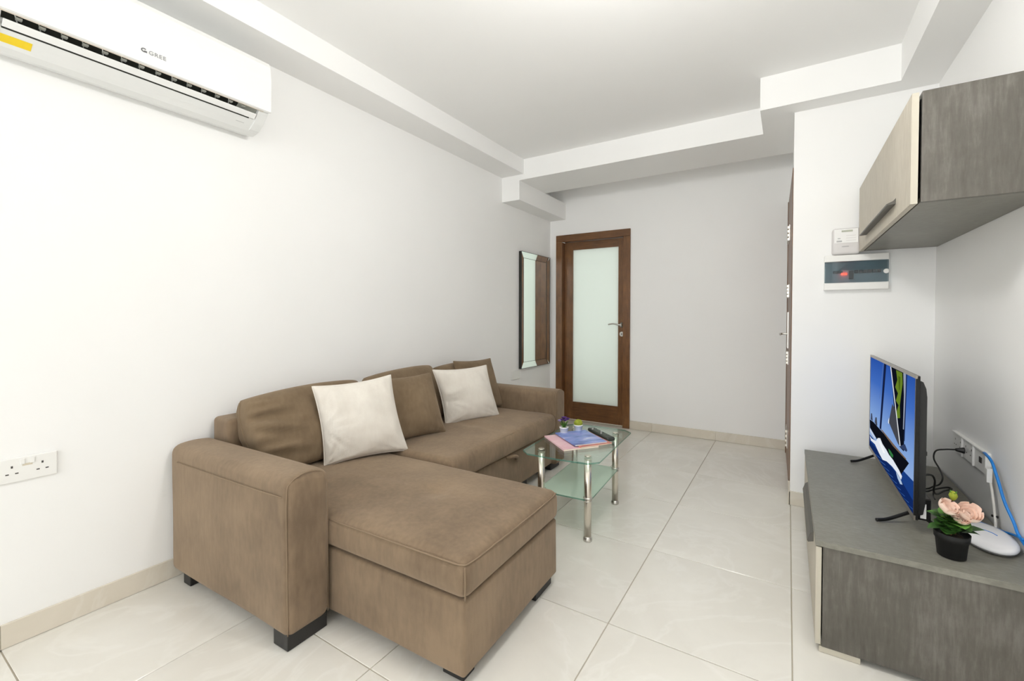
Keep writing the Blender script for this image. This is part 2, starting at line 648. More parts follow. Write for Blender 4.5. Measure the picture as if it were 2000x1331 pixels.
# back wall with an unseen balcony window, added as a light source
bm = bmesh.new()
bm_box(bm, (XL, YB - .12, -.02), (-2.1, YB, ZC))
bm_box(bm, (.1, YB - .12, -.02), (XR, YB, ZC))
bm_box(bm, (-2.1, YB - .12, 2.3), (.1, YB, ZC))
bm_box(bm, (-2.1, YB - .12, -.02), (.1, YB, .3))
struct(from_bm('wall_back', bm, M['wall']), 'white wall with added balcony window behind the viewer')
w1 = struct(box('window_1', (-2.1, YB - .08, .3), (.1, YB - .07, 2.3), M['window_glass']), 'added unseen balcony window pane behind the viewer')
for (a, b) in (((-2.1, .3), (-2.04, 2.3)), ((.04, .3), (.1, 2.3)), ((-1.03, .3), (-.97, 2.3)), ((-2.1, .3), (.1, .36)), ((-2.1, 2.24), (.1, 2.3))):
    box('window_frame', (a[0], YB - .1, a[1]), (b[0], YB - .05, b[1]), M['white_frame'], w1)

# --- dropped beams
struct(box('trim_1', (XL, YB, ZBL), (-2.108, 3.37, ZC), M['wall']), 'white dropped beam running along the left wall')
struct(box('trim_2', (XL, 3.37, ZBF), (XP, 3.86, ZC), M['wall']), 'white dropped cross beam before the glass door')
struct(box('trim_3', (XL, 3.371, 2.243), (-2.155, YF, ZBF), M['wall']), 'small white boxed corner piece under the cross beam')
struct(box('trim_4', (-.16, 2.95, ZB2), (.5, 3.372, ZC), M['wall']), 'short white dropped beam before the meter wall')
struct(box('trim_5', (.5, YB, ZB2), (XR, 3.372, ZC), M['wall']), 'white dropped beam along the right wall')


# --- skirting: tiles on each wall
def skirting(name, label, axis, fixed, t0, t1, cuts, side):
    h, th = .085, .01
    edges = [t0] + [c for c in cuts if t0 + .02 < c < t1 - .02] + [t1]
    if axis == 'y':
        root = box(name, (fixed, t0, 0.001), (fixed + side * th * .7, t1, h - .003), M['grout'])
    else:
        root = box(name, (t0, fixed, 0.001), (t1, fixed + side * th * .7, h - .003), M['grout'])
    struct(root, label)
    for a, b in zip(edges[:-1], edges[1:]):
        a, b = a + .0007, b - .0007
        if axis == 'y':
            box('tile', (fixed, a, .001), (fixed + side * th, b, h), M['skirting'], root, .001, 1)
        else:
            box('tile', (a, fixed, .001), (b, fixed + side * th, h), M['skirting'], root, .001, 1)
    return root


ycuts = [TY0 + k * TS for k in range(-9, 6)]
xcuts = [TX0 + k * TS for k in range(-4, 3)]
skirting('baseboard_left', 'cream tile skirting along the left wall', 'y', XL, YB, YF, ycuts, 1)
skirting('baseboard_far', 'cream tile skirting along the end wall', 'x', YF, DX1, XP, xcuts, -1)
skirting('baseboard_pillar', 'cream tile skirting below the meter wall', 'x', YP, XP - .006, XR, [], -1)
skirting('baseboard_hall', 'cream tile skirting at the projecting wall corner', 'y', XP, YP - .01, 3.27, [], -1)
skirting('baseboard_right', 'cream tile skirting along the right wall', 'y', XR, YB, YP - .01, ycuts, -1)


# --- glass door
def build_glass_door():
    d = struct(empty('door_1', ((DX0 + DX1) / 2, YF, 0)), 'walnut framed interior door with a tall frosted glass pane')
    cx = (DX0 + DX1) / 2
    def b(name, x0, x1, y0, y1, z0, z1, m, p=d, bev=.003):
        return box(name, (x0 - cx, y0, z0), (x1 - cx, y1, z1), m, p, bev)
    fw = .075
    b('frame_post', DX0, DX0 + fw, -.018, .0, 0, DZ1 - fw, M['walnut'])
    b('frame_post', DX1 - fw, DX1, -.018, .0, 0, DZ1 - fw, M['walnut'])
    b('frame_head', DX0, DX1, -.018, .0, DZ1 - fw, DZ1, M['walnut_flat'])
    b('jamb', DX0 + .05, DX0 + fw, 0, .115, 0, DZ1 - fw, M['walnut'])
    b('jamb', DX1 - fw, DX1 - .05, 0, .115, 0, DZ1 - fw, M['walnut'])
    b('jamb', DX0 + fw, DX1 - fw, 0, .115, DZ1 - fw, DZ1 - .05, M['walnut_flat'])
    # leaf
    lx0, lx1, lz0, lz1 = DX0 + fw + .003, DX1 - fw - .003, .008, DZ1 - fw - .003
    y0, y1 = .045, .085
    gx0, gx1, gz0, gz1 = -2.085, -1.555, .205, 1.905
    b('stile', lx0, gx0, y0, y1, lz0, lz1, M['walnut'])
    b('stile', gx1, lx1, y0, y1, lz0, lz1, M['walnut'])
    b('top_rail', gx0, gx1, y0, y1, gz1, lz1, M['walnut_flat'])
    b('bottom_rail', gx0, gx1, y0, y1, lz0, gz0, M['walnut_flat'])
    lab(b('pane', gx0 - .01, gx1 + .01, y0 + .012, y1 - .012, gz0 - .01, gz1 + .01, M['frost_door'], bev=.001), 'tall pale green frosted glass pane')
    # handle set
    hx, hz = -1.512 - cx, 1.075
    h = lathe('handle', [(.024, 0), (.026, .004), (.026, .007), (.010, .009), (.010, .045)], M['steel'], d, (0, 0, 0), 20, 'Y')
    for v in h.data.vertices:
        v.co = Vector((v.co.x + hx, y0 - v.co.y, v.co.z + hz))
    h.data.flip_normals()
    tube('lever', [(hx, y0 - .045, hz), (hx - .03, y0 - .05, hz + .004), (hx - .08, y0 - .05, hz + .012), (hx - .135, y0 - .042, hz + .004)], .0085, M['steel'], h, 10)
    k = lathe('keyhole_plate', [(.024, 0), (.026, .004), (.026, .007), (.022, .008)], M['steel'], d, (0, 0, 0), 20, 'Y')
    for v in k.data.vertices:
        v.co = Vector((v.co.x + hx, y0 - v.co.y, v.co.z + .978))
    k.data.flip_normals()
    box('keyhole', (hx - .004, y0 - .0095, .968), (hx + .004, y0 - .0078, .988), M['hole'], k)


build_glass_door()


# --- walnut entrance door, seen almost edge-on behind the projecting wall
def build_side_door():
    d = struct(empty('door_2', (XP, 3.28, 0)), 'dark walnut entrance door seen edge-on with steel locks')
    # leaf swings slightly into the hall
    ang = math.atan2(.024, 1.0)
    d.rotation_euler = (0, 0, ang)
    box('leaf', (-.004, 0, .006), (.012, 1.0, 2.135), M['walnut'], d, .002)
    box('frame_post', (-.009, .96, .0), (-.004, 1.0, 2.135), M['walnut'], d, .001)
    for z0, z1 in ((1.74, 1.86), (1.31, 1.41), (.80, .90), (.16, .30)):
        lp = box('lock_plate', (-.010, .50, z0), (-.004, .72, z1), M['steel'], d, .001)
        n = 4
        for q in range(n):
            zc = z0 + (q + .5) * (z1 - z0) / n
            box('bolt', (-.018, .53, zc - .009), (-.010, .69, zc + .009), M['chrome'], lp)
    box('handle_plate', (-.012, .55, .92), (-.004, .69, 1.20), M['steel'], d, .001)
    tube('handle', [(-.006, .62, 1.03), (-.05, .62, 1.03), (-.058, .58, 1.03), (-.058, .5, 1.03)], .008, M['steel'], d, 8)


build_side_door()


# ================================================================== CEILING LAMPS (above and behind the viewer)
def ceiling_lamp(x, y, glow, label):
    l = tag(empty('ceiling_lamp', (x, y, ZC)), label, 'lamp', 'globe ceiling lamps')
    lathe('base', [(.07, 0), (.07, -.02), (.05, -.03)], M['ac_matte'], l, seg=32)
    r = .11
    drop = .32
    lathe('stem', [(.008, -.03), (.008, -drop - .01)], M['ac_matte'], l, seg=12)
    prof = [(max(.002, r * math.sin(math.pi * k / 14)), -drop - r + r * math.cos(math.pi * k / 14)) for k in range(15)]
    g = lathe('globe', prof, plain('lamp_globe_%d' % int(glow * 10), (.9, .9, .88, 1), .4, emit=(1, .985, .96, 1), estr=glow), l, seg=28)
    return l


ceiling_lamp(-.4, 1.08, 73, 'white globe ceiling lamp above the room middle')


# ================================================================== SOFA
SOFA = empty('corner_sofa', (-1.46, 1.0, 0), math.radians(1.3))
tag(SOFA, 'brown microsuede corner sofa with chaise along the white wall', 'sofa')


def wob(p, s, a):
    return noise.noise(Vector(p) * s) * a


def arm(y0, y1, front):
    def fn(p, u):
        q = p.copy()
        if u.z > 0:
            q.z += .012 * (1 - u.y * u.y) * u.z
        q.y += .006 * u.y * (1 - u.x ** 2) * (1 - abs(u.z)) + wob(p, 4, .004)
        q.x += wob(p, 5, .004)
        return q
    a = rbox('armrest', (-.868, y0, .048), (front, y1, .594), .032, M['sofa'], SOFA, (20, 6, 14), fn)
    return a


arm_n = arm(-.178, -.014, -.004)
arm_f = arm(1.83, 1.99, .022)
# stitched seams on the arms
for (a_, ya, yb, fx, s) in ((arm_n, -.178, -.014, -.004, -1), (arm_f, 1.83, 1.99, .022, 1)):
    ys = ya if s < 0 else yb
    tube('seam', [(-.79, ys + s * .003, .536), (-.5, ys + s * .007, .538), (-.2, ys + s * .0065, .54), (fx - .03, ys + s * .001, .54)], .0022, M['sofa_seam'], a_, 6)
    r = .03
    tube('seam', [(fx - .011, ya + .006, .06), (fx - .011, ya + .005, .3), (fx - .012, ya + .006, .54), (fx - .012, ya + .02, .585), (fx - .012, ya + .06, .604), (fx - .012, yb - .06, .604), (fx - .012, yb - .02, .585), (fx - .012, yb - .006, .54), (fx - .011, yb - .005, .3), (fx - .011, yb - .006, .06)], .0020, M['sofa_seam'], a_, 6)


def chaise_fn(p, u):
    q = p.copy()
    if u.z > .2:
        k = (1 - abs(u.x) ** 3) * (1 - abs(u.y) ** 3)
        q.z += .020 * k
        # tufted dimple and cross seams
        dx, dy = p.x - .20, p.y - .33
        q.z -= .013 * math.exp(-(dx * dx + dy * dy) / .0035)
        q.z -= .004 * math.exp(-(dx / .012) ** 2) * math.exp(-(dy / .30) ** 2)
        q.z -= .004 * math.exp(-(dy / .012) ** 2) * math.exp(-(dx / .5) ** 2)
        q.z += wob(p, 5, .005)
    bul = (1 - u.z ** 2)
    q.x += .008 * bul * (1 if u.x > .95 else 0)
    q.y -= .008 * bul * (1 if u.y < -.95 else 0)
    return q


chaise_base = rbox('chaise_base', (-.72, -.006, .048), (.618, .632, .287), .012, M['sofa'], SOFA, (12, 8, 5), lambda p, u: p + Vector((wob(p, 4, .004), wob(p, 3, .004), 0)))
ch = rbox('chaise_cushion', (-.72, -.008, .288), (.622, .634, .415), .032, M['sofa'], SOFA, (40, 28, 4), chaise_fn)
tube('piping', [(-.02, -.008, .398), (.3, -.011, .401), (.56, -.009, .401), (.605, -.004, .401), (.621, .015, .401), (.626, .1, .401), (.628, .3, .401), (.626, .55, .401), (.618, .62, .4)], .0028, M['sofa_seam'], ch, 6)
tube('seam', [(.6215, -.0065, .398), (.6235, -.0085, .35), (.6215, -.0065, .295)], .0025, M['sofa_seam'], ch, 6)


def seat_fn(p, u):
    q = p.copy()
    if u.z > .2:
        k = (1 - abs(u.x) ** 4) * (1 - abs(u.y) ** 4)
        q.z += .014 * k
        q.z -= .005 * math.exp(-((p.y - 1.24) / .014) ** 2)
        q.z -= .010 * math.exp(-(((p.y - 1.24) ** 2 + (p.x + .3) ** 2) / .003))
        q.z += wob(p, 5, .004)
    q.x += .012 * (1 - u.z ** 2) * (1 if u.x > .9 else 0)
    return q


seat = rbox('seat_cushion', (-.72, .637, .30), (.012, 1.828, .436), .03, M['sofa'], SOFA, (20, 36, 4), seat_fn)
tube('seam', [(.0, .66, .425), (.004, 1.0, .428), (.004, 1.4, .428), (.0, 1.8, .425)], .003, M['sofa_seam'], seat, 6)
seat_base = rbox('seat_base', (-.72, .636, .062), (-.012, 1.828, .296), .012, M['sofa'], SOFA, (8, 14, 5))
lab(tube('pull_tab', [(-.012, 1.20, .285), (.008, 1.215, .288), (.016, 1.25, .284), (.012, 1.29, .268), (-.004, 1.31, .245)], .011, M['sofa'], seat_base, 8), 'fabric pull tab of the bed drawer')


def back_fn(p, u):
    return p + Vector((wob(p, 3, .005), 0, .004 * (1 - u.y ** 2)))


rbox('back_frame', (-.868, -.014, .062), (-.725, 1.828, .69), .02, M['sofa'], SOFA, (4, 20, 10), back_fn)
for (x0, y0, x1, y1) in ((-.105, -.17, -.02, -.02), (-.80, -.16, -.74, -.10), (.50, .03, .585, .09), (.525, .48, .597, .62), (-.13, 1.84, -.03, 1.985), (-.80, 1.85, -.72, 1.97), (-.11, 1.42, -.04, 1.50), (-.12, .70, -.04, .78)):
    box('foot', (x0, y0, .001), (x1, y1, .062), M['foot'], SOFA, .003)


# ------------------------------------------------------------------ cushions
def sofa_pt(x, y, z):
    return SOFA_MAT @ Vector((x, y, z))


SOFA_MAT = Matrix.Translation((-1.46, 1.0, 0)) @ Matrix.Rotation(math.radians(1.3), 4, 'Z')


def pillow(name, c00, c10, c11, c01, T, mat, label, cat, group, n=26, pinch=.05, wr=.01, seed=0, power=.55, round_=0., piping=None, gather=0., creases=0.):
    """c00 bottom-left, c10 bottom-right, c11 top-right, c01 top-left as seen from the front"""
    c00, c10, c11, c01 = [Vector(c) for c in (c00, c10, c11, c01)]
    cen = (c00 + c10 + c11 + c01) / 4
    nrm = ((c10 - c00) + (c11 - c01)).cross((c01 - c00) + (c11 - c10)).normalized()
    base = empty(name, (cen.x, cen.y, min(c00.z, c10.z)))
    org = Vector(base.location)
    verts, faces = [], []

    def surf(u, v, s):
        a, b = 2 * u - 1, 2 * v - 1
        # pinched straight edges, pointed corners; or rounded corners
        a2 = a * (1 - pinch * (1 - b * b) * abs(a))
        b2 = b * (1 - pinch * (1 - a * a) * abs(b))
        if round_ > 0:
            k = round_ * (a * a * b * b)
            a2 *= 1 - k
            b2 *= 1 - k
        uu, vv = (a2 + 1) / 2, (b2 + 1) / 2
        p = (c00 * (1 - uu) + c10 * uu) * (1 - vv) + (c01 * (1 - uu) + c11 * uu) * vv
        e = max(0., (1 - a * a) * (1 - b * b)) ** power
        t = T * e
        q = Vector((uu * 3 + seed * 7.3, vv * 3 + seed * 3.1, s * 5.))
        w = noise.noise(q * 1.4) * wr * .45 * e ** .5
        # fold lines running in from the seams
        ed = 1 - e
        w += wr * .9 * ed * noise.noise(Vector((uu * 11 + seed, vv * 6, s))) * (1 - abs(a) ** 8) * (1 - abs(b) ** 8)
        if gather:
            g_ = max(0., 1 - uu / .42) ** 1.5
            w += gather * g_ * (.38 - 1.6 * abs(noise.noise(Vector((uu * 2.2 + 3, vv * 6.5 + uu * 1.5, 2.))))) * (1 - abs(b) ** 6) * (1 - abs(a) ** 10)
        if creases:
            for (cu_, cv_) in ((0., 0.), (1., 0.), (0., .45)):
                du, dv = uu - cu_, vv - cv_
                rad = math.hypot(du, dv)
                th_ = math.atan2(dv, du)
                w += creases * math.exp(-(rad / .30) ** 2) * (.3 - 1.5 * abs(noise.noise(Vector((th_ * 3.2 + seed, rad * 1.2, cu_ * 4))))) * (1 - abs(a) ** 10) * (1 - abs(b) ** 10)
        sag = .10 * T * (1 - vv) * e
        return p + nrm * (s * (t + sag) + w)
    for s in (1, -1):
        off = len(verts)
        for i in range(n + 1):
            for j in range(n + 1):
                u = .5 - .5 * math.cos(math.pi * i / n)
                v = .5 - .5 * math.cos(math.pi * j / n)
                verts.append(surf(u, v, s) - org)
        for i in range(n):
            for j in range(n):
                f = (off + i * (n + 1) + j, off + (i + 1) * (n + 1) + j, off + (i + 1) * (n + 1) + j + 1, off + i * (n + 1) + j + 1)
                faces.append(f if s > 0 else f[::-1])
    me_o = add('cover', verts, faces, mat, base, True)
    bm = bmesh.new()
    bm.from_mesh(me_o.data)
    bmesh.ops.remove_doubles(bm, verts=bm.verts, dist=.0006)
    bm.to_mesh(me_o.data)
    bm.free()
    for p in me_o.data.polygons:
        p.use_smooth = True
    edge = []
    for k in range(n):
        edge.append((k / n, 0))
    for k in range(n):
        edge.append((1, k / n))
    for k in range(n):
        edge.append((1 - k / n, 1))
    for k in range(n):
        edge.append((0, 1 - k / n))
    pts = [surf(u, v, 0) - org for u, v in edge]
    tube('piping', pts, .0035, piping or mat, base, 6, False, closed=True)
    tag(base, label, cat, group)
    return base


def S(x, y, z):
    return sofa_pt(x, y, z)


# three loose back cushions leaning on the back frame
G = 'loose brown back cushions along the sofa'
pillow('back_cushion', S(-.60, .05, .415), S(-.60, .665, .425), S(-.735, .69, .80), S(-.735, .0, .785), .118, M['cushion'],
       'plump brown back cushion next to the near armrest', 'cushion', G, 48, .005, .022, 1, .24, .11, gather=.075)
pillow('back_cushion', S(-.60, .69, .44), S(-.60, 1.29, .44), S(-.735, 1.30, .825), S(-.735, .70, .80), .105, M['cushion'],
       'brown back cushion mostly hidden behind the square brown pillow', 'cushion', G, 36, .01, .016, 2, .26, .09, gather=.02)
pillow('back_cushion', S(-.60, 1.31, .44), S(-.60, 1.81, .44), S(-.735, 1.815, .80), S(-.735, 1.31, .80), .105, M['cushion'],
       'brown back cushion against the far armrest behind pillows', 'cushion', G, 36, .01, .016, 3, .26, .09, gather=.02)
# throw pillows
G2 = 'square throw pillows on the sofa'
pillow('throw_pillow', (-1.955, 1.285, .425), (-1.785, 1.665, .43), (-1.915, 1.66, .834), (-2.035, 1.275, .812), .072, M['cream'],
       'cream plush throw pillow nearest the chaise corner', 'pillow', G2, 48, .075, .02, 4, .45, creases=.022)
pillow('throw_pillow', (-1.94, 1.66, .44), (-1.825, 2.005, .45), (-1.935, 1.995, .81), (-2.04, 1.655, .80), .08, M['cushion'],
       'square brown throw pillow between the two cream pillows', 'pillow', G2, 40, .06, .012, 5, .45, creases=.014)
pillow('throw_pillow', (-1.965, 2.165, .43), (-1.815, 2.575, .43), (-1.905, 2.53, .805), (-2.02, 2.10, .808), .072, M['cream'],
       'cream plush throw pillow nearest the far armrest', 'pillow', G2, 48, .075, .02, 6, .45, creases=.022)
pillow('throw_pillow', (-2.06, 2.42, .45), (-1.965, 2.83, .45), (-2.09, 2.83, .82), (-2.13, 2.43, .83), .065, M['cushion'],
       'square brown throw pillow behind the far cream pillow', 'pillow', G2, 40, .06, .010, 7, .45, creases=.012)


# ================================================================== COFFEE TABLE
TAB = empty('coffee_table', (-1.035, 2.285, 0), math.radians(3.6))
tag(TAB, 'small glass coffee table with steel tube legs beside the sofa', 'table')


def octa(hw, hl, cx, cy, bow):
    return [(-hw, -hl + cy), (-hw + cx, -hl), (0, -hl - bow), (hw - cx, -hl), (hw, -hl + cy), (hw, hl - cy), (hw - cx, hl), (0, hl + bow), (-hw + cx, hl), (-hw, hl - cy)]


def glass_slab(name, poly, z0, z1, m, me, label):
    n = len(poly)
    verts = [(p[0], p[1], z0) for p in poly] + [(p[0], p[1], z1) for p in poly]
    o = add(name, verts, [tuple(range(n))[::-1], tuple(range(n, 2 * n))], m, TAB)
    add('edge', verts, [(i, (i + 1) % n, n + (i + 1) % n, n + i) for i in range(n)], me, o)
    return lab(o, label)


ZT = .44
glass_slab('table_top', octa(.216, .352, .05, .045, .006), ZT - .008, ZT, M['glass'], M['glass_edge'], 'clear glass top with cut corners')
glass_slab('shelf', octa(.152, .266, .03, .03, .0), .212, .219, M['glass_shelf'], M['glass_edge'], 'frosted green glass lower shelf')
for sx in (-1, 1):
    for sy in (-1, 1):
        x, y = sx * .134, sy * .248
        lg = lathe('leg', [(.019, .016), (.019, .205), (.019, .226), (.019, ZT - .012)], M['chrome'], TAB, (x, y, 0), 24)
        lathe('foot', [(.0225, .001), (.0235, .004), (.0235, .013), (.0205, .017), (.0195, .024)], M['steel'], lg, (x, y, 0), 24)
        lathe('collar', [(.020, .206), (.0225, .207), (.0225, .211), (.020, .2115)], M['steel'], lg, (x, y, 0), 24)
        lathe('collar', [(.020, .2195), (.0235, .220), (.0235, .226), (.020, .229)], M['steel'], lg, (x, y, 0), 24)
        lathe('cap', [(.021, ZT - .014), (.021, ZT - .0085)], M['chrome'], lg, (x, y, 0), 24)
        lathe('cap_disc', [(.017, ZT + .0005), (.017, ZT + .0035), (.015, ZT + .005)], M['chrome'], lg, (x, y, 0), 24)


# ------------------------------------------------------------------ things on the table
def slab_from_quad(name, q, z0, z1, mat, parent):
    n = len(q)
    verts = [(p[0], p[1], z0) for p in q] + [(p[0], p[1], z1) for p in q]
    faces = [tuple(range(n))[::-1], tuple(range(n, 2 * n))] + [(i, (i + 1) % n, n + (i + 1) % n, n + i) for i in range(n)]
    return add(name, verts, faces, mat, parent)


def magazine(x, y, z, w, l, th, rz, mat, label, artwork=None):
    o = tag(empty('magazine', (x, y, z), rz), label, 'magazine', 'magazines stacked on the coffee table')
    box('page_block', (-w / 2 + .001, -l / 2 + .001, .0006), (w / 2 - .0015, l / 2 - .001, th - .0008), M['pages'], o)
    cv = []
    bm = bmesh.new()
    bm_box(bm, (-w / 2, -l / 2, th - .0008), (w / 2, l / 2, th))
    bm_box(bm, (-w / 2, -l / 2, 0), (w / 2, l / 2, .0006))
    bm_box(bm, (-w / 2 - .0006, -l / 2, 0), (-w / 2, l / 2, th))
    c = from_bm('cover', bm, mat, o)
    return o


zt = ZT + .0012
# axis: long edge from (-1.251,2.238) to (-1.026,2.051)
ang = math.atan2(2.051 - 2.238, -1.026 + 1.251)
perp = Vector((-math.sin(ang), math.cos(ang)))
dirv = Vector((math.cos(ang), math.sin(ang)))
mp0 = Vector((-1.251, 2.238)) + dirv * .146 + perp * .105
mag_rot = ang - math.pi / 2
magazine(mp0.x, mp0.y, zt, .21, .29, .008, mag_rot + math.pi, M['cover_pink'], 'pink covered magazine at the bottom of the pile')
mr = magazine(mp0.x + .058, mp0.y + .062, zt + .0085, .2, .275, .005, mag_rot + math.pi + .06, M['cover_red'], 'red edged magazine poking out under the blue one')
mb = magazine(mp0.x + .035, mp0.y + .058, zt + .0140, .20, .27, .006, mag_rot + math.pi + .02, M['cover_blue'], 'blue glossy magazine on top of the pile')


def remote():
    a = Vector((-1.070, 2.510))
    b = Vector((-.872, 2.352))
    c = (a + b) / 2
    L = (b - a).length
    o = tag(empty('remote_control', (c.x, c.y, zt), math.atan2(b.y - a.y, b.x - a.x)), 'slim black remote control lying behind the magazines', 'remote control')
    def fn(p, u):
        q = p.copy()
        q.y *= 1 + .12 * u.x
        return q
    rbox('body', (-L / 2, -.025, 0), (L / 2, .025, .023), .010, M['remote'], o, (14, 6, 2), fn)
    for i in range(9):
        for j in (-1, 0, 1):
            x = -L / 2 + .03 + i * .021
            lathe('button', [(.0055, .021), (.0055, .0242), (.0045, .0248)], M['button'] if (i + j) % 5 else M['ink_light'], o, (x, j * .0125, 0), 10)
    return o


remote()


def small_pot(x, y, label, kind):
    o = tag(empty('potted_plant', (x, y, zt)), label, 'plant', 'small white plant pots on the coffee table')
    lathe('pot', [(.019, 0), (.020, .002), (.0262, .047), (.0275, .047), (.0275, .054), (.0245, .054), (.0225, .046)], M['white_pot'], o, seg=28)
    lathe('soil', [(.024, .046), (.012, .049), (.001, .05)], M['soil'] if kind == 'flower' else M['moss'], o, seg=20)
    if kind == 'moss':
        rnd = random.Random(3)
        verts, faces = [], []
        n, m = 22, 12
        for i in range(m + 1):
            th = math.pi * .62 * i / m
            for j in range(n):
                ph = 2 * math.pi * j / n
                r = .0275 * (1 + .10 * noise.noise(Vector((math.cos(ph) * 4 * math.sin(th), math.sin(ph) * 4 * math.sin(th), th * 4))) + .06 * rnd.uniform(-1, 1))
                verts.append((r * math.sin(th) * math.cos(ph), r * math.sin(th) * math.sin(ph), .062 + r * math.cos(th) * .85))
        for i in range(m):
            for j in range(n):
                faces.append((i * n + j, i * n + (j + 1) % n, (i + 1) * n + (j + 1) % n, (i + 1) * n + j))
        add('foliage_ball', verts, faces, M['moss'], o, True)
    else:
        rnd = random.Random(5)
        for k in range(14):
            a = 2 * math.pi * k / 14 + rnd.uniform(-.2, .2)
            r, h = rnd.uniform(.018, .036), rnd.uniform(.068, .09)
            leaf_mesh('leaf', Vector((.008 * math.cos(a), .008 * math.sin(a), .05)), Vector((r * math.cos(a), r * math.sin(a), h)), .008, M['leaf_bright'] if k % 3 else M['leaf'], o)
        for k, (dx, dy, h, m) in enumerate(((-.022, -.012, .088, 'lilac'), (-.010, .012, .103, 'purple'), (.006, -.004, .108, 'purple'), (.020, .010, .100, 'purple'), (.014, -.014, .096, 'purple'), (-.004, -.018, .098, 'purple'))):
            f = tube('flower', [(0, 0, .05), (dx * .6, dy * .6, h * .8), (dx, dy, h - .006)], .0012, M['stem_green'], o, 5)
            for q in range(5):
                a = 2 * math.pi * q / 5 + k
                leaf_mesh('petal', Vector((dx, dy, h - .005)), Vector((dx + .015 * math.cos(a), dy + .015 * math.sin(a), h + .006)), .014, M[m], f)
    return o


def leaf_mesh(name, base, tip, w, mat, parent, curve=.15, fold=.25):
    d = tip - base
    L = d.length
    t = d.normalized()
    side = t.cross(Vector((0, 0, 1)))
    if side.length < .05:
        side = Vector((1, 0, 0))
    side.normalize()
    up = side.cross(t).normalized()
    prof = [(0, .08), (.2, .62), (.45, 1), (.7, .8), (.88, .42), (1, .03)]
    verts, faces = [], []
    for s, k in prof:
        c = base + d * s + up * (curve * L * math.sin(math.pi * s) * .6)
        hw = w * k / 2 * 1.6
        verts += [c - side * hw + up * hw * fold, c, c + side * hw + up * hw * fold]
    for i in range(len(prof) - 1):
        a = i * 3
        faces += [(a, a + 1, a + 4, a + 3), (a + 1, a + 2, a + 5, a + 4)]
    return add(name, verts, faces, mat, parent, True)


small_pot(-1.164, 2.325, 'little white pot of purple flowers on the glass table', 'flower')
small_pot(-1.112, 2.418, 'little white pot with a round yellow-green plant', 'moss')


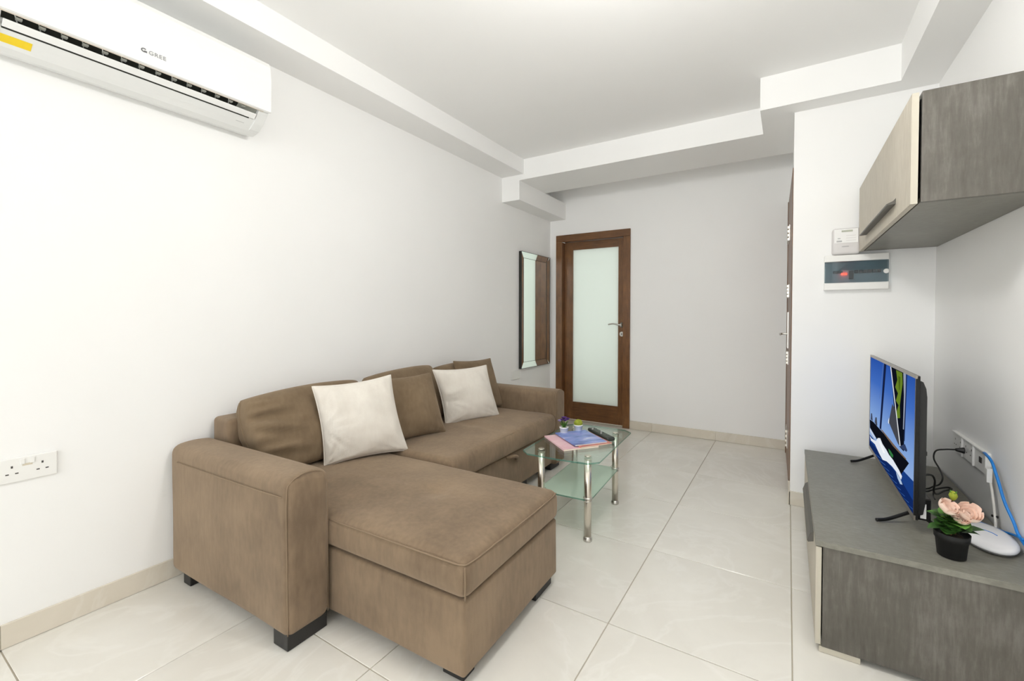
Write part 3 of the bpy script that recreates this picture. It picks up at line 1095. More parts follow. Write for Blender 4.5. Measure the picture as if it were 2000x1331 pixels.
# ================================================================== AIR CONDITIONER
def build_ac():
    y0, y1 = .285, 1.142
    o = tag(empty('air_conditioner', (XL, (y0 + y1) / 2, 2.05)), 'white split air conditioner high on the left wall', 'air conditioner')
    org = Vector(o.location)

    def pr(name, poly, a, b, m, parent=o, bev=0.):
        return prism(name, [(x - 0, z - org.z) for x, z in poly], 'Y', a - org.y, b - org.y, m, parent, bev)
    # coordinates: distance from the wall, height
    body = [(0, 2.365), (.17, 2.365), (.20, 2.35), (.205, 2.30), (.205, 2.14), (.199, 2.136), (.196, 2.150), (.155, 2.128), (.160, 2.100), (.156, 2.091), (.128, 2.072), (.098, 2.054), (.06, 2.048), (.012, 2.058), (0, 2.07)]
    pr('casing', body, y0, y1 - .004, M['ac_matte'], bev=.0)
    # end cap closing the outlet on the right and on the left
    endp = [(.10, 2.365), (.20, 2.35), (.206, 2.14), (.196, 2.125), (.150, 2.080), (.115, 2.058), (.10, 2.056)]
    pr('end_cap', endp, y1 - .045, y1 - .003, M['ac_matte'], bev=.002)
    pr('end_cap', endp, y0, y0 + .045, M['ac_matte'], bev=.002)
    # glossy front panel, slightly bowed
    fr = [(.205, 2.127), (.219, 2.130), (.221, 2.18), (.221, 2.28), (.216, 2.34), (.205, 2.362), (.19, 2.367), (.19, 2.36), (.202, 2.33), (.205, 2.28)]
    pr('front_panel', fr, y0 - .001, y1, M['ac'], bev=.0015)
    # brown-white lip below the panel
    pr('outlet_lip', [(.190, 2.136), (.206, 2.124), (.208, 2.128), (.196, 2.140)], y0 + .03, y1 - .03, M['ac_trim'])
    # dark outlet
    pr('outlet', [(.158, 2.1285), (.1955, 2.1495), (.1965, 2.146), (.160, 2.122)], y0 + .045, y1 - .046, M['ac_dark'])
    # swing flap
    pr('flap', [(.162, 2.0955), (.1815, 2.1105), (.184, 2.112), (.1855, 2.109), (.183, 2.106), (.165, 2.092)], y0 + .05, y1 - .05, M['ac'], bev=.0008)
    pr('flap_gap', [(.1545, 2.0915), (.1605, 2.0975), (.1612, 2.0962), (.156, 2.0903)], y0 + .05, y1 - .07, M['ac_dark'])
    # vertical guide vanes, turned a little sideways
    n = 14
    for k in range(n):
        y = y0 + .07 + k * (y1 - y0 - .19) / (n - 1) - org.y
        h0 = -org.z
        sk = .012
        vv = [(.163, y + sk, 2.118 + h0), (.198, y, 2.133 + h0), (.1965, y, 2.147 + h0), (.163, y + sk, 2.130 + h0)]
        vs = vv + [(p[0], p[1] + .002, p[2]) for p in vv]
        v = add('vane', vs, [(0, 1, 2, 3), (7, 6, 5, 4), (0, 4, 5, 1), (1, 5, 6, 2), (2, 6, 7, 3), (3, 7, 4, 0)], M['vane'] if k % 4 else M['ac_matte'], o)
        box('pivot', (.176, y + .006, 2.122 + h0), (.19, y + .020, 2.128 + h0), M['vane'], v)
    pr('outlet_plug', [(.160, 2.120), (.196, 2.140), (.1965, 2.147), (.160, 2.128)], y1 - .125, y1 - .046, M['vane'])
    # emblem and name on the panel
    for (dy, w) in ((-.030, 0),):
        em = tube('emblem', [(.2215, dy + .007 * math.cos(t), 2.176 - org.z + .006 * math.sin(t)) for t in [math.radians(40 + 30 * q) for q in range(10)]], .002, M['ink'], o, 6)
        box('emblem_dot', (.2205, dy + .001, 2.169 - org.z), (.2225, dy + .009, 2.175 - org.z), M['ink'], em)
    em.location.y = .0
    for ob in (em,):
        ob.location.y = (.672 - org.y) + .030
    cu = bpy.data.curves.new('brand_lettering', 'FONT')
    cu.body = 'GREE'
    cu.size = .021
    cu.extrude = .0004
    cu.offset = .0003
    cu.space_character = 1.15
    cu.materials.append(M['ink_mid'])
    tmp = bpy.data.objects.new('lettering_curve', cu)
    tm = bpy.data.meshes.new_from_object(tmp)
    bpy.data.objects.remove(tmp)
    t = bpy.data.objects.new('lettering', tm)
    COL.objects.link(t)
    t.parent = o
    t.location = (.2216, .686 - org.y, 2.168 - org.z)
    t.rotation_euler = (math.radians(90), 0, math.radians(90))
    lab(t, 'grey maker lettering GREE')
    # yellow sticker on the lower casing and small print by the right end
    st = [(.1025, 2.0555), (.1275, 2.0707), (.1272, 2.0713), (.1022, 2.0562)]
    pr('sticker', [(.113, 2.0635), (.139, 2.0798), (.1396, 2.0790), (.1136, 2.0627)], y0 + .03, .405, M['yellow'])
    pr('small_print', [(.1275, 2.0724), (.1292, 2.0735), (.1297, 2.0728), (.128, 2.0717)], 1.03, 1.065, M['ink_light'])
    return o


build_ac()


# ================================================================== SOCKETS ON THE LEFT WALL
def twin_socket(name, y, z, wallx, side, label, holes=True, group=None, w=.147, h=.086, grey=True):
    o = tag(empty(name, (wallx, y, z)), label, 'socket', group)
    sg = side
    box('plate', (0, -w / 2, -h / 2), (sg * .010, w / 2, h / 2), M['socket'], o, .003, 2)
    if holes:
        for k in (-1, 1):
            cy = k * .036
            for (dy, dz, ww, hh) in ((0, .012, .005, .008), (-.011, -.012, .008, .004), (.011, -.012, .008, .004)):
                box('pin_slot', (sg * .0095, cy + dy - ww / 2, dz - hh / 2), (sg * .0103, cy + dy + ww / 2, dz + hh / 2), M['hole'], o)
            box('switch', (sg * .010, k * .012 - .006, .016), (sg * .0135, k * .012 + .006, .036), M['socket'], o, .0015)
        box('print', (sg * .0098, -.012, .010), (sg * .0102, .012, .018), M['beige_mark'], o)
    return o


twin_socket('wall_socket', .398, .618, XL, 1, 'white twin power socket on the left wall near the floor')
twin_socket('blank_plate', 3.60, .575, XL, 1, 'blank white plate on the wall below the mirror', holes=False)


# ================================================================== MIRROR
def build_mirror():
    y0, y1, z0, z1 = 3.665, 4.268, .632, 1.822
    th = .034
    o = tag(empty('wall_mirror', (XL, (y0 + y1) / 2, z0)), 'tall mirror in a mirrored surround with dark sides, beside the glass door', 'mirror')
    cy = (y0 + y1) / 2
    hw, hh = (y1 - y0) / 2, (z1 - z0)
    box('backing', (.001, -hw + .003, .003), (th - .020, hw - .003, hh - .003), M['mirror_edge'], o)
    for (a, c) in (((-hw, 0), (-hw + .003, hh)), ((hw - .003, 0), (hw, hh)), ((-hw + .003, 0), (hw - .003, .003)), ((-hw + .003, hh - .003), (hw - .003, hh))):
        box('side_edge', (.001, a[0], a[1]), (th, c[0], c[1]), M['mirror_edge'], o)
    b = .062
    iy, iz0, iz1 = hw - b, b, hh - b
    hi, lo = th - .004, th - .015
    add('glass', [(lo, -iy, iz0), (lo, iy, iz0), (lo, iy, iz1), (lo, -iy, iz1)], [(0, 1, 2, 3)], M['mirror'], o)
    e = .003
    for (p, q, r_, s_) in (
        ((hi, -hw + e, e), (hi, hw - e, e), (lo, iy, iz0), (lo, -iy, iz0)),
        ((hi, hw - e, hh - e), (hi, -hw + e, hh - e), (lo, -iy, iz1), (lo, iy, iz1)),
        ((hi, -hw + e, hh - e), (hi, -hw + e, e), (lo, -iy, iz0), (lo, -iy, iz1)),
        ((hi, hw - e, e), (hi, hw - e, hh - e), (lo, iy, iz1), (lo, iy, iz0)),
    ):
        add('bevel_strip', [p, q, r_, s_], [(0, 1, 2, 3)], M['mirror'], o)
    for (a, c) in (((-iy - .002, iz0 - .002), (iy + .002, iz0 + .001)), ((-iy - .002, iz1 - .001), (iy + .002, iz1 + .002)), ((-iy - .002, iz0), (-iy + .001, iz1)), ((iy - .003, iz0), (iy + .006, iz1))):
        box('inner_rim', (lo - .004, a[0], a[1]), (lo + .0015, c[0], c[1]), M['mirror_edge'], o)


build_mirror()


# ================================================================== METER AND BREAKER BOARD
def build_meter():
    o = tag(empty('electricity_meter', (.281, YP, 1.522)), 'pale grey electricity meter above the breaker board', 'meter')
    def fn(p, u):
        q = p.copy()
        if u.y < 0 and u.z < -.1:
            q.y -= .006 * min(1, (-.1 - u.z) * 4)
        return q
    rbox('case', (-.066, -.05, 0), (.066, 0, .152), .016, M['meter'], o, (8, 4, 10), fn)
    box('face', (-.056, -.0525, .066), (.056, -.0495, .146), M['meter_face'], o, .001)
    box('display', (-.022, -.0535, .128), (.03, -.0523, .138), M['lcd'], o)
    for (x0, x1, z0, z1) in ((-.045, -.02, .072, .081), (-.04, -.027, .090, .095)):
        box('print', (x0, -.0532, z0), (x1, -.0523, z1), M['ink_light'], o)
    for k in range(3):
        box('print', (.0, -.0532, .078 + k * .014), (.045, -.0524, .080 + k * .014), M['meter'], o)
    box('latch', (-.02, -.0605, .044), (.012, -.057, .047), M['ink_light'], o)


build_meter()


def build_board():
    w, h = .297, .2
    o = tag(empty('breaker_board', (.328, YP, 1.32)), 'white breaker board with a smoked cover and red light', 'breaker board')
    bm = bmesh.new()
    zc0, zc1 = .040, .163
    bm_box(bm, (-w / 2, -.045, 0), (w / 2, 0, zc0), .003)
    bm_box(bm, (-w / 2, -.045, zc1), (w / 2, 0, h), .003)
    bm_box(bm, (-w / 2, -.014, zc0 - .005), (w / 2, 0, zc1 + .005))
    from_bm('case', bm, M['socket'], o)
    box('inner_panel', (-w / 2 + .004, -.02, zc0), (w / 2 - .004, -.0145, zc1), M['board_inner'], o)
    for k in range(2):
        box('breaker', (-.105 + k * .024, -.032, .096), (-.083 + k * .024, -.0205, .110), M['breaker'], o, .001)
    for k in range(6):
        x = -.005 + k * .0205
        br = box('breaker', (x, -.032, .094), (x + .0175, -.0205, .112), M['breaker'], o, .001)
        box('toggle', (x + .005, -.038, .105), (x + .0125, -.032, .110), M['breaker'], br)
    box('breaker', (-.03, -.032, .062), (-.008, -.0205, .110), M['breaker'], o, .001)
    for k in range(3):
        box('indicator', (-.066 + k * .010, -.0335, .086), (-.059 + k * .010, -.0205, .098), M['led_red'], o)
    lab(box('cover', (-w / 2 + .001, -.0445, zc0 + .001), (w / 2 - .001, -.0425, zc1 - .001), M['smoke'], o), 'smoked see-through cover')
    lathe('latch', [(.013, 0), (.013, .006), (.011, .008)], M['socket'], o, (0, 0, 0), 16, 'Y')
    l = o.children[-1]
    for v in l.data.vertices:
        v.co = Vector((v.co.x + w / 2 - .012, -.0445 - v.co.y, v.co.z + .098))
    l.data.flip_normals()


build_board()


# ================================================================== UPPER CABINET
def build_upper():
    x0, x1, y0, y1, z0, z1 = .367, XR, 1.845, 3.05, 1.537, 1.895
    o = tag(empty('wall_cabinet', (x1, (y0 + y1) / 2, z0)), 'grey wall cabinet with pale wood flap door above the television', 'cabinet')
    org = Vector(o.location)
    def b(name, a, c, m, p=o, bev=.001):
        return box(name, [q - w_ for q, w_ in zip(a, org)], [q - w_ for q, w_ in zip(c, org)], m, p, bev)
    t = .018
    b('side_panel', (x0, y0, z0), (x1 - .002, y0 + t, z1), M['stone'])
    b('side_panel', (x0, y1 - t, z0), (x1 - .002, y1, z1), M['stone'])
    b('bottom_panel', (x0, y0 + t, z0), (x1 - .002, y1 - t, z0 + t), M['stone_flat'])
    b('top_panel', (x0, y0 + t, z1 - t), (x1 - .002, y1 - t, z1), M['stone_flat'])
    b('back_panel', (x1 - .01, y0 + t, z0 + t), (x1 - .002, y1 - t, z1 - t), M['stone'])
    d = b('door', (x0 - .026, y0 + .002, z0 - .004), (x0 - .008, y1 - .002, z1 - .002), M['pale_wood'])
    b('edge_band', (x0 - .0262, y0 + .0012, z0 - .004), (x0 - .0078, y0 + .0022, z1 - .002), M['pale_edge'], d, 0)
    hy0, hy1, hz = 2.07, 2.78, 1.585
    prism('handle', [(x0 - .026 - org.x, hz - org.z), (x0 - .052 - org.x, hz - .002 - org.z), (x0 - .054 - org.x, hz + .002 - org.z), (x0 - .034 - org.x, hz + .012 - org.z), (x0 - .026 - org.x, hz + .022 - org.z)], 'Y', hy0 - org.y, hy1 - org.y, M['handle_grey'], d)


build_upper()

# ================================================================== TV STAND
ST_Z, ST_X0, ST_X1, ST_Y0, ST_Y1 = .391, .0895, .668, 1.765, 2.945


def build_stand():
    o = tag(empty('tv_stand', ((ST_X0 + ST_X1) / 2, (ST_Y0 + ST_Y1) / 2, 0)), 'low grey stone-look television stand with a pale wood front', 'tv stand')
    org = Vector(o.location)
    def b(name, a, c, m, p=o, bev=.001):
        return box(name, [q - w_ for q, w_ in zip(a, org)], [q - w_ for q, w_ in zip(c, org)], m, p, bev)
    t = .02
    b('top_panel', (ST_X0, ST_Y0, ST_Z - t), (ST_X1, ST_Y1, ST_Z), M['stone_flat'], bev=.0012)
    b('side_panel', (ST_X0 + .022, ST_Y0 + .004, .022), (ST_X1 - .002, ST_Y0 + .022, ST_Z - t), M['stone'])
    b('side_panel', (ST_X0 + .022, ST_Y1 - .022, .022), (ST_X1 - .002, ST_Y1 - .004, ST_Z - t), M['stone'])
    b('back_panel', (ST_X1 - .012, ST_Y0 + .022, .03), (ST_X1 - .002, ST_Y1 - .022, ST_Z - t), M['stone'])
    b('bottom_panel', (ST_X0 + .022, ST_Y0 + .022, .022), (ST_X1 - .012, ST_Y1 - .022, .04), M['stone'])
    d = b('flap_door', (ST_X0 + .002, ST_Y0 + .002, .03), (ST_X0 + .018, ST_Y1 - .002, ST_Z - t - .003), M['pale_wood'])
    b('edge_band', (ST_X0 + .0018, ST_Y0 + .0012, .03), (ST_X0 + .0182, ST_Y0 + .0022, ST_Z - t - .003), M['pale_edge'], d, 0)
    hz = .315
    prism('handle', [(ST_X0 + .002 - org.x, hz - .004), (ST_X0 - .016 - org.x, hz - .010), (ST_X0 - .019 - org.x, hz - .004), (ST_X0 - .010 - org.x, hz + .024), (ST_X0 + .002 - org.x, hz + .034)], 'Y', 1.93 - org.y, 2.50 - org.y, M['handle_grey'], d)
    b('runner', (ST_X0 + .014, ST_Y0 + .006, .001), (ST_X0 + .130, ST_Y0 + .024, .022), M['pale_edge'])
    b('runner', (ST_X0 + .014, ST_Y1 - .024, .001), (ST_X0 + .130, ST_Y1 - .006, .022), M['pale_edge'])
    b('runner', (ST_X1 - .130, ST_Y0 + .012, .001), (ST_X1 - .01, ST_Y0 + .030, .022), M['pale_edge'])
    b('runner', (ST_X1 - .130, ST_Y1 - .030, .001), (ST_X1 - .01, ST_Y1 - .012, .022), M['pale_edge'])


build_stand()

# ================================================================== TELEVISION
ZS = ST_Z + .001


def build_tv():
    x0 = .392                      # screen plane
    y0, y1, z0, z1 = 1.985, 2.965, .443, .955
    o = tag(empty('television', (x0 + .03, (y0 + y1) / 2, ZS)), 'flat black television showing a sailing yacht on blue sea', 'television')
    org = Vector(o.location)
    def b(name, a, c, m, p=o, bev=.0):
        return box(name, [q - w_ for q, w_ in zip(a, org)], [q - w_ for q, w_ in zip(c, org)], m, p, bev)
    b('panel', (x0 + .001, y0, z0), (x0 + .011, y1, z1), M['tv_black'], bev=.002)
    # bezel strips
    bz = .010
    b('bezel', (x0 - .002, y0, z1 - bz), (x0 + .004, y1, z1 + .001), M['tv_bezel'])
    b('bezel', (x0 - .002, y0, z0 - .001), (x0 + .004, y1, z0 + bz * 1.7), M['tv_bezel'])
    b('bezel', (x0 - .002, y0 - .001, z0 + bz * 1.7), (x0 + .004, y0 + bz * .8, z1 - bz), M['tv_black'])
    b('bezel', (x0 - .002, y1 - bz * .8, z0 + bz * 1.7), (x0 + .004, y1 + .001, z1 - bz), M['tv_bezel'])
    # rear housing
    hx = [x0 + q - org.x for q in (.010, .026, .032, .032, .029, .021, .010)]
    hz_ = [q - org.z for q in (z0 + .012, z0 + .02, z0 + .06, z1 - .075, z1 - .045, z1 - .022, z1 - .016)]
    hs = prism('rear_housing', list(zip(hx, hz_)), 'Y', y0 + .012 - org.y, y1 - .012 - org.y, M['tv_back'], o)
    box('ridge', (x0 + .028 - org.x, y0 + .02 - org.y, .672 - org.z), (x0 + .036 - org.x, y1 - .02 - org.y, .686 - org.z), M['tv_back'], hs)
    b('port_box', (x0 + .010, y0 + .02, z0 - .004), (x0 + .050, y0 + .20, z0 + .075), M['tv_black'], bev=.004)
    b('sticker', (x0 + .020, y0 + .0188, z0 + .004), (x0 + .036, y0 + .0198, z0 + .056), M['paper'])
    # feet
    for yc in (y0 + .10, y1 - .115):
        ft = tube('foot', [(x0 - .098 - org.x, yc - .045 - org.y, .006), (x0 - .06 - org.x, yc - .028 - org.y, .012), (x0 + .008 - org.x, yc - org.y, .042), (x0 + .03 - org.x, yc - org.y, .05)], .0065, M['tv_black'], o, 8)
        tube('foot_arm', [(x0 + .012 - org.x, yc - org.y, .047), (x0 + .05 - org.x, yc - .006 - org.y, .03), (x0 + .085 - org.x, yc - .028 - org.y, .012), (x0 + .12 - org.x, yc - .04 - org.y, .006)], .0065, M['tv_black'], ft, 8)
    # ---- screen and its picture
    iy0, iy1, iz0, iz1 = y0 + bz * .8, y1 - bz * .8, z0 + bz * 1.7, z1 - bz
    W, Hh = iy1 - iy0, iz1 - iz0
    t = NT('screen_sky')
    t.t.nodes.remove(t.b)
    tc = t.n('ShaderNodeTexCoord')
    sp = t.n('ShaderNodeSeparateXYZ')
    t.l(tc.outputs['Generated'], sp.inputs[0])
    r = ramp(t, sp.outputs['Z'], [(0, srgb(168, 192, 228)), (.4, srgb(128, 163, 219)), (.75, srgb(66, 110, 193)), (1, srgb(42, 84, 170))])
    em = t.n('ShaderNodeEmission')
    t.l(r.outputs[0], em.inputs[0])
    em.inputs[1].default_value = .92
    t.l(em.outputs[0], t.out.inputs[0])
    scr = b('screen', (x0 - .0005, iy0, iz0), (x0 + .003, iy1, iz1), t.m)
    lab(scr, 'lit screen with a sailing yacht under blue sky')

    # map points measured on the photograph's screen into screen fractions
    src = [(97, 93), (393, 205), (385, 1150), (75, 745)]     # TL TR BR BL
    import numpy as np
    A, B = [], []
    for (x, y), (u, v) in zip(src, [(0, 1), (1, 1), (1, 0), (0, 0)]):
        A.append([x, y, 1, 0, 0, 0, -u * x, -u * y]); B.append(u)
        A.append([0, 0, 0, x, y, 1, -v * x, -v * y]); B.append(v)
    hm = np.linalg.solve(np.array(A, float), np.array(B, float))

    def uv(x, y):
        d_ = hm[6] * x + hm[7] * y + 1
        u = (hm[0] * x + hm[1] * y + hm[2]) / d_
        v = (hm[3] * x + hm[4] * y + hm[5]) / d_
        return min(1, max(0, u)), min(1, max(0, v))
    layer = [0]

    def emis(col, s=.92):
        key = 'screen_%d_%d_%d' % tuple(int(c) for c in col)
        if key in bpy.data.materials:
            return bpy.data.materials[key]
        m = NT(key)
        m.t.nodes.remove(m.b)
        e = m.n('ShaderNodeEmission')
        e.inputs[0].default_value = srgb(*col)
        e.inputs[1].default_value = s
        m.l(e.outputs[0], m.out.inputs[0])
        return m.m

    def pic(name, pts, col):
        layer[0] += 1
        x = x0 - .0005 - .00006 * layer[0] - org.x
        vs = []
        for p in pts:
            u, v = uv(*p)
            vs.append((x, iy1 - u * W - org.y, iz0 + v * Hh - org.z))
        add(name, vs, [tuple(range(len(vs)))], emis(col), scr)
    pic('sea', [(60, 640), (120, 700), (250, 800), (310, 850), (400, 925), (400, 1200), (60, 760)], (26, 62, 132))
    pic('sea_dark', [(60, 690), (150, 780), (280, 900), (390, 1060), (400, 1200), (60, 770)], (16, 40, 96))
    for k in range(9):
        a, c = 120 + k * 27, 800 + k * 36
        pic('ripple', [(a, c), (a + 45, c + 22), (a + 47, c + 28), (a, c + 7)], (60, 104, 172))
    pic('mast', [(192, 120), (207, 128), (166, 604), (154, 596)], (22, 32, 66))
    pic('rigging', [(186, 125), (189, 125), (160, 380), (157, 380)], (90, 118, 170))
    pic('mainsail', [(238, 146), (328, 170), (330, 400), (322, 716), (296, 694), (258, 440)], (14, 18, 30))
    pic('sail_panel', [(318, 175), (334, 180), (332, 330), (322, 560), (316, 560), (322, 330)], (150, 158, 176))
    pic('jib', [(246, 398), (262, 430), (300, 692), (282, 670), (222, 536), (226, 505)], (70, 72, 80))
    pic('jib_tip', [(218, 520), (224, 500), (222, 548), (216, 540)], (236, 240, 246))
    pic('sail_letter', [(272, 165), (312, 180), (314, 250), (304, 330), (296, 400), (298, 486), (280, 492), (274, 450), (288, 400), (270, 372), (284, 320), (266, 280), (280, 230)], (104, 130, 40))
    pic('sail_letter', [(286, 200), (300, 210), (296, 300), (290, 290)], (74, 100, 24))
    pic('forestay', [(234, 146), (240, 148), (302, 690), (296, 690)], (226, 230, 236))
    pic('backstay', [(337, 180), (343, 182), (328, 640), (322, 640)], (30, 42, 78))
    pic('boom', [(290, 690), (330, 660), (346, 700), (340, 712)], (52, 66, 100))
    pic('hull', [(84, 548), (110, 560), (200, 640), (262, 692), (357, 788), (304, 890), (240, 830), (160, 720), (84, 610)], (14, 16, 24))
    pic('deck', [(160, 598), (176, 604), (262, 690), (340, 762), (336, 770), (250, 700)], (120, 100, 84))
    pic('crew', [(120, 560), (126, 522), (136, 520), (140, 580), (130, 580)], (70, 76, 92))
    pic('crew', [(90, 545), (94, 500), (102, 498), (106, 556)], (64, 72, 96))
    pic('hull_emblem', [(218, 728), (232, 738), (252, 766), (250, 786), (234, 776), (222, 752)], (52, 120, 66))
    pic('spray', [(82, 672), (96, 690), (128, 700), (142, 672), (160, 668), (176, 706), (204, 742), (222, 772), (250, 800), (290, 858), (312, 900), (306, 926), (276, 884), (244, 852), (206, 828), (176, 826), (150, 784), (120, 726), (90, 706)], (232, 238, 246))
    pic('spray', [(150, 690), (164, 700), (196, 770), (180, 772)], (250, 252, 255))
    pic('spray', [(270, 880), (300, 920), (316, 960), (300, 962), (282, 926)], (176, 198, 224))
    pic('bow_wave', [(84, 612), (126, 676), (120, 684), (84, 636)], (206, 216, 232))


build_tv()


# ================================================================== RIGHT WALL SOCKETS AND CABLES
def wall_plate(y, label, kind):
    o = tag(empty('wall_socket', (XR, y, .592)), label, 'socket', 'socket plates behind the television')
    w, h = .132, .09
    box('plate', (-.012, -w / 2, -h / 2), (0, w / 2, h / 2), M['socket'], o, .003)
    box('rim', (-.018, -w / 2 + .0005, -h / 2), (-.0115, -w / 2 + .007, h / 2), M['socket'], o, .001)
    box('rim', (-.018, -w / 2 + .007, h / 2 - .007), (-.0115, w / 2 - .0005, h / 2), M['socket'], o, .001)
    if kind == 'power':
        for k in (-1, 1):
            for (dy, dz, ww, hh) in ((0, .012, .005, .008), (-.011, -.012, .008, .004), (.011, -.012, .008, .004)):
                box('pin_slot', (-.0123, k * .034 + dy - ww / 2, dz - hh / 2), (-.0118, k * .034 + dy + ww / 2, dz + hh / 2), M['hole'], o)
    else:
        box('data_port', (-.0145, -.012, -.01), (-.0118, .012, .012), M['hole'], o)
    return o


wall_plate(2.642, 'white socket plate with the black plug, farthest of three', 'power')
wall_plate(2.508, 'empty white socket plate, middle one of three', 'power')
wall_plate(2.374, 'white data plate with blue cable, nearest of three', 'data')


def cable(name, pts, r, mat, label, ends=None):
    o = empty(name, pts[0])
    tag(o, label, 'cable')
    org = Vector(pts[0])
    tube('wire', [Vector(p) - org for p in pts], r, mat, o, 8)
    return o, org


pc, org = cable('power_cable', [(.640, 2.56, .580), (.61, 2.575, .572), (.58, 2.579, .560), (.568, 2.555, .530), (.57, 2.48, .506), (.562, 2.40, .492), (.55, 2.385, .468), (.54, 2.43, .441), (.525, 2.46, .418), (.48, 2.47, .41), (.43, 2.47, .43)], .0032, M['black_cable'], 'black power cable from the television to the wall socket')
lathe('plug', [(.006, 0), (.008, .006), (.011, .018), (.013, .024), (.013, .03)], M['black_cable'], pc, (0, 0, 0), 14, 'X')
bundle, org = cable('cable_bundle', [(.43, 2.36, .47), (.51, 2.37, .505), (.532, 2.375, .485), (.535, 2.40, .43), (.56, 2.46, .402), (.60, 2.53, .400), (.632, 2.57, .400), (.622, 2.585, .400), (.585, 2.55, .400), (.55, 2.50, .403), (.52, 2.47, .402), (.44, 2.42, .42)], .0038, M['black_cable'], 'looped black cable lying behind the television')
tube('tie', [Vector((.545, 2.45, .41)) - org, Vector((.541, 2.43, .398)) - org, Vector((.540, 2.40, .396)) - org], .0025, M['black_cable'], bundle, 6)

eth, org = cable('network_cable', [(.666, 2.335, .632), (.655, 2.28, .640), (.654, 2.22, .628), (.655, 2.17, .582), (.656, 2.11, .518), (.664, 2.065, .47), (.670, 2.055, .44), (.673, 2.03, .425), (.673, 1.98, .415), (.673, 1.90, .405), (.672, 1.80, .3985)], .0048, M['blue_cable'], 'blue network cable hanging from the nearest wall plate')
tube('strand', [Vector(p) - org for p in [(.673, 2.02, .432), (.673, 2.08, .420), (.664, 2.14, .404), (.645, 2.185, .3985), (.618, 2.21, .3985), (.590, 2.225, .3985), (.555, 2.225, .3985)]], .0042, M['blue_cable'], eth, 8)
wc, org = cable('white_cable', [(.666, 2.29, .550), (.664, 2.262, .54), (.663, 2.235, .495), (.662, 2.21, .435), (.660, 2.195, .405), (.655, 2.18, .3965)], .0042, M['white_cable'], 'thin white cable dropping beside the blue one')
box('connector', (-.014, -.034, -.012), (.002, -.010, .040), M['socket'], wc, .002)
tube('tie', [Vector((.655, 2.215, .43)) - org, Vector((.670, 2.205, .43)) - org], .005, M['black_cable'], wc, 6)


# ================================================================== ROUTER
def build_router():
    o = tag(empty('router', (.596, 2.052, ZS)), 'white oval router lying behind the flower pot', 'router')
    rx, ry = .072, .118
    def ell(name, prof, mat, n=36):
        verts, faces = [], []
        for (k, z) in prof:
            for s in range(n):
                a = 2 * math.pi * s / n
                verts.append((rx * k * math.cos(a), ry * k * math.sin(a), z))
        for i in range(len(prof) - 1):
            for s in range(n):
                faces.append((i * n + s, i * n + (s + 1) % n, (i + 1) * n + (s + 1) % n, (i + 1) * n + s))
        faces.append(tuple(range(n))[::-1])
        faces.append(tuple((len(prof) - 1) * n + s for s in range(n)))
        return add(name, verts, faces, mat, o, True)
    ell('base', [(.88, 0), (.95, .003), (.96, .008)], M['grey_base'])
    ell('shell', [(.97, .008), (1., .013), (.985, .020), (.90, .026), (.72, .030), (.4, .032), (.05, .033)], M['white_gloss'])
    tube('trim_line', [(-.03, .035, .0318), (-.012, .018, .0332), (.01, .0, .0334), (.02, -.02, .0330)], .0012, M['blue_cable'], o, 6)


build_router()


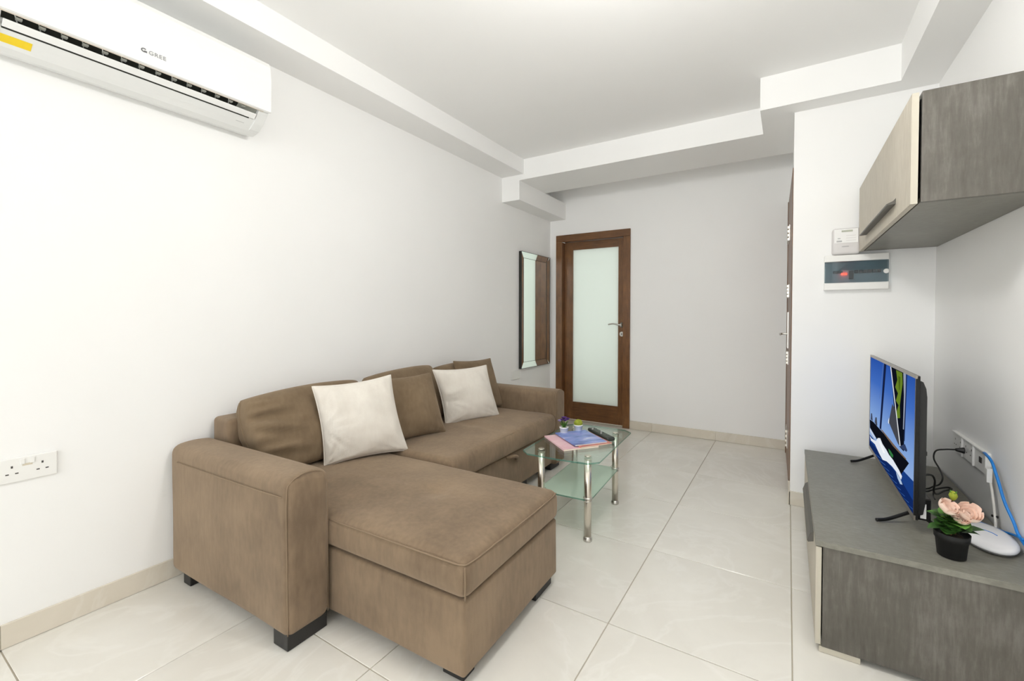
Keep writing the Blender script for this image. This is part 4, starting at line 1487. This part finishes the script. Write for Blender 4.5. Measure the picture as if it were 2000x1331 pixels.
# ================================================================== ROSE POT
def build_rose():
    o = tag(empty('potted_rose', (.462, 1.868, ZS)), 'black plastic pot with peach miniature roses on the stand', 'plant')
    lathe('pot', [(.033, 0), (.035, .001), (.0405, .056), (.0435, .057), (.045, .078), (.0425, .078), (.041, .068)], M['black_plastic'], o, seg=32)
    lathe('soil', [(.0408, .066), (.02, .069), (.002, .07)], M['soil'], o, seg=24)
    rnd = random.Random(11)
    # direction from pot towards the camera-left / camera-right in the picture
    R = Vector((math.cos(YAW), math.sin(YAW), 0))
    Fd = Vector((-math.sin(YAW), math.cos(YAW), 0))
    def P(r, f, z):
        return R * r + Fd * f + Vector((0, 0, z))
    stems = [P(-.030, .0, .165), P(.022, -.012, .142), P(.0, .01, .135), P(.010, .012, .188), P(-.045, -.01, .14), P(.05, .0, .115)]
    for k, s in enumerate(stems):
        tube('stem', [P(rnd.uniform(-.012, .012), rnd.uniform(-.012, .012), .066), s * .5 + P(0, 0, .05), s - Vector((0, 0, .006))], .0016, M['stem'] if k % 2 else M['stem_green'], o, 6)
    # flowers: rings of cupped petals round a tilted axis
    def petal(c, ax, a, R_, t0, t1, w, name, parent):
        ax = ax.normalized()
        e1 = ax.orthogonal().normalized()
        e2 = ax.cross(e1)
        nu, nv = 5, 5
        vs, fs = [], []
        for i in range(nu + 1):
            t_ = t0 + (t1 - t0) * i / nu
            k = math.sin(math.pi * (.18 + .64 * i / nu)) ** .7
            for j in range(nv + 1):
                b_ = a + w * k * (2 * j / nv - 1)
                rr = R_ * (1 + .10 * (i / nu) ** 2 + .05 * math.cos(3 * b_))
                d = (e1 * math.cos(b_) + e2 * math.sin(b_)) * math.sin(t_) - ax * math.cos(t_)
                vs.append(c + ax * R_ * .8 + d * rr)
        for i in range(nu):
            for j in range(nv):
                q = i * (nv + 1) + j
                fs.append((q, q + 1, q + nv + 2, q + nv + 1))
        return add(name, vs, fs, M['peach'], parent, True)
    for (c, size) in ((P(.030, -.016, .138), .030), (P(-.028, -.004, .152), .025), (P(.002, -.020, .128), .023)):
        f = lathe('flower', [(.002, -.014), (.005, -.008), (.004, .002)], M['stem_green'], o, (c.x, c.y, c.z), 10)
        ax = (Vector((0, 0, 1)) - Fd * .75 + R * rnd.uniform(-.25, .25))
        for ring, (n, rad, t1) in enumerate(((6, 1.0, 1.75), (5, .86, 1.85), (5, .66, 2.0), (4, .46, 2.2), (3, .26, 2.5))):
            for q in range(n):
                petal(c, ax, 2 * math.pi * q / n + ring * .6, size * rad, .25, t1 + rnd.uniform(-.12, .12), 3.6 / n, 'petal', f)
    # bud
    c = P(.006, .004, .192)
    bd = lathe('bud', [(.002, -.014), (.008, -.008), (.0115, .002), (.009, .010), (.002, .017)], M['moss'], o, (c.x, c.y, c.z), 14)
    for q in range(4):
        a = q * math.pi / 2 + .4
        leaf_mesh('sepal', c + Vector((0, 0, -.006)), c + Vector((math.cos(a) * .012, math.sin(a) * .012, .016)), .008, M['leaf_bright'], bd)
    # leaves
    for k in range(46):
        a = 2 * math.pi * k / 34 * 3.7
        r0, h0 = rnd.uniform(.0, .022), rnd.uniform(.07, .125)
        r1 = r0 + rnd.uniform(.022, .046)
        if k % 2:
            a = math.pi + YAW + rnd.uniform(-1.0, 1.0)
        h1 = h0 + rnd.uniform(-.012, .028)
        leaf_mesh('leaf', Vector((r0 * math.cos(a), r0 * math.sin(a), h0)), Vector((r1 * math.cos(a), r1 * math.sin(a), h1)), rnd.uniform(.022, .034), M['leaf'] if k % 4 else M['leaf_bright'], o)
    for (r1, f1, z1, w) in ((.096, -.01, .088, .024), (.07, -.022, .078, .02), (.055, -.01, .10, .018), (-.066, .0, .135, .026), (-.06, -.01, .108, .026)):
        b_ = P(r1 * .35, f1 * .4, .08 if r1 > 0 else .10)
        leaf_mesh('leaf', b_, P(r1, f1, z1), w, M['leaf'], o)


build_rose()
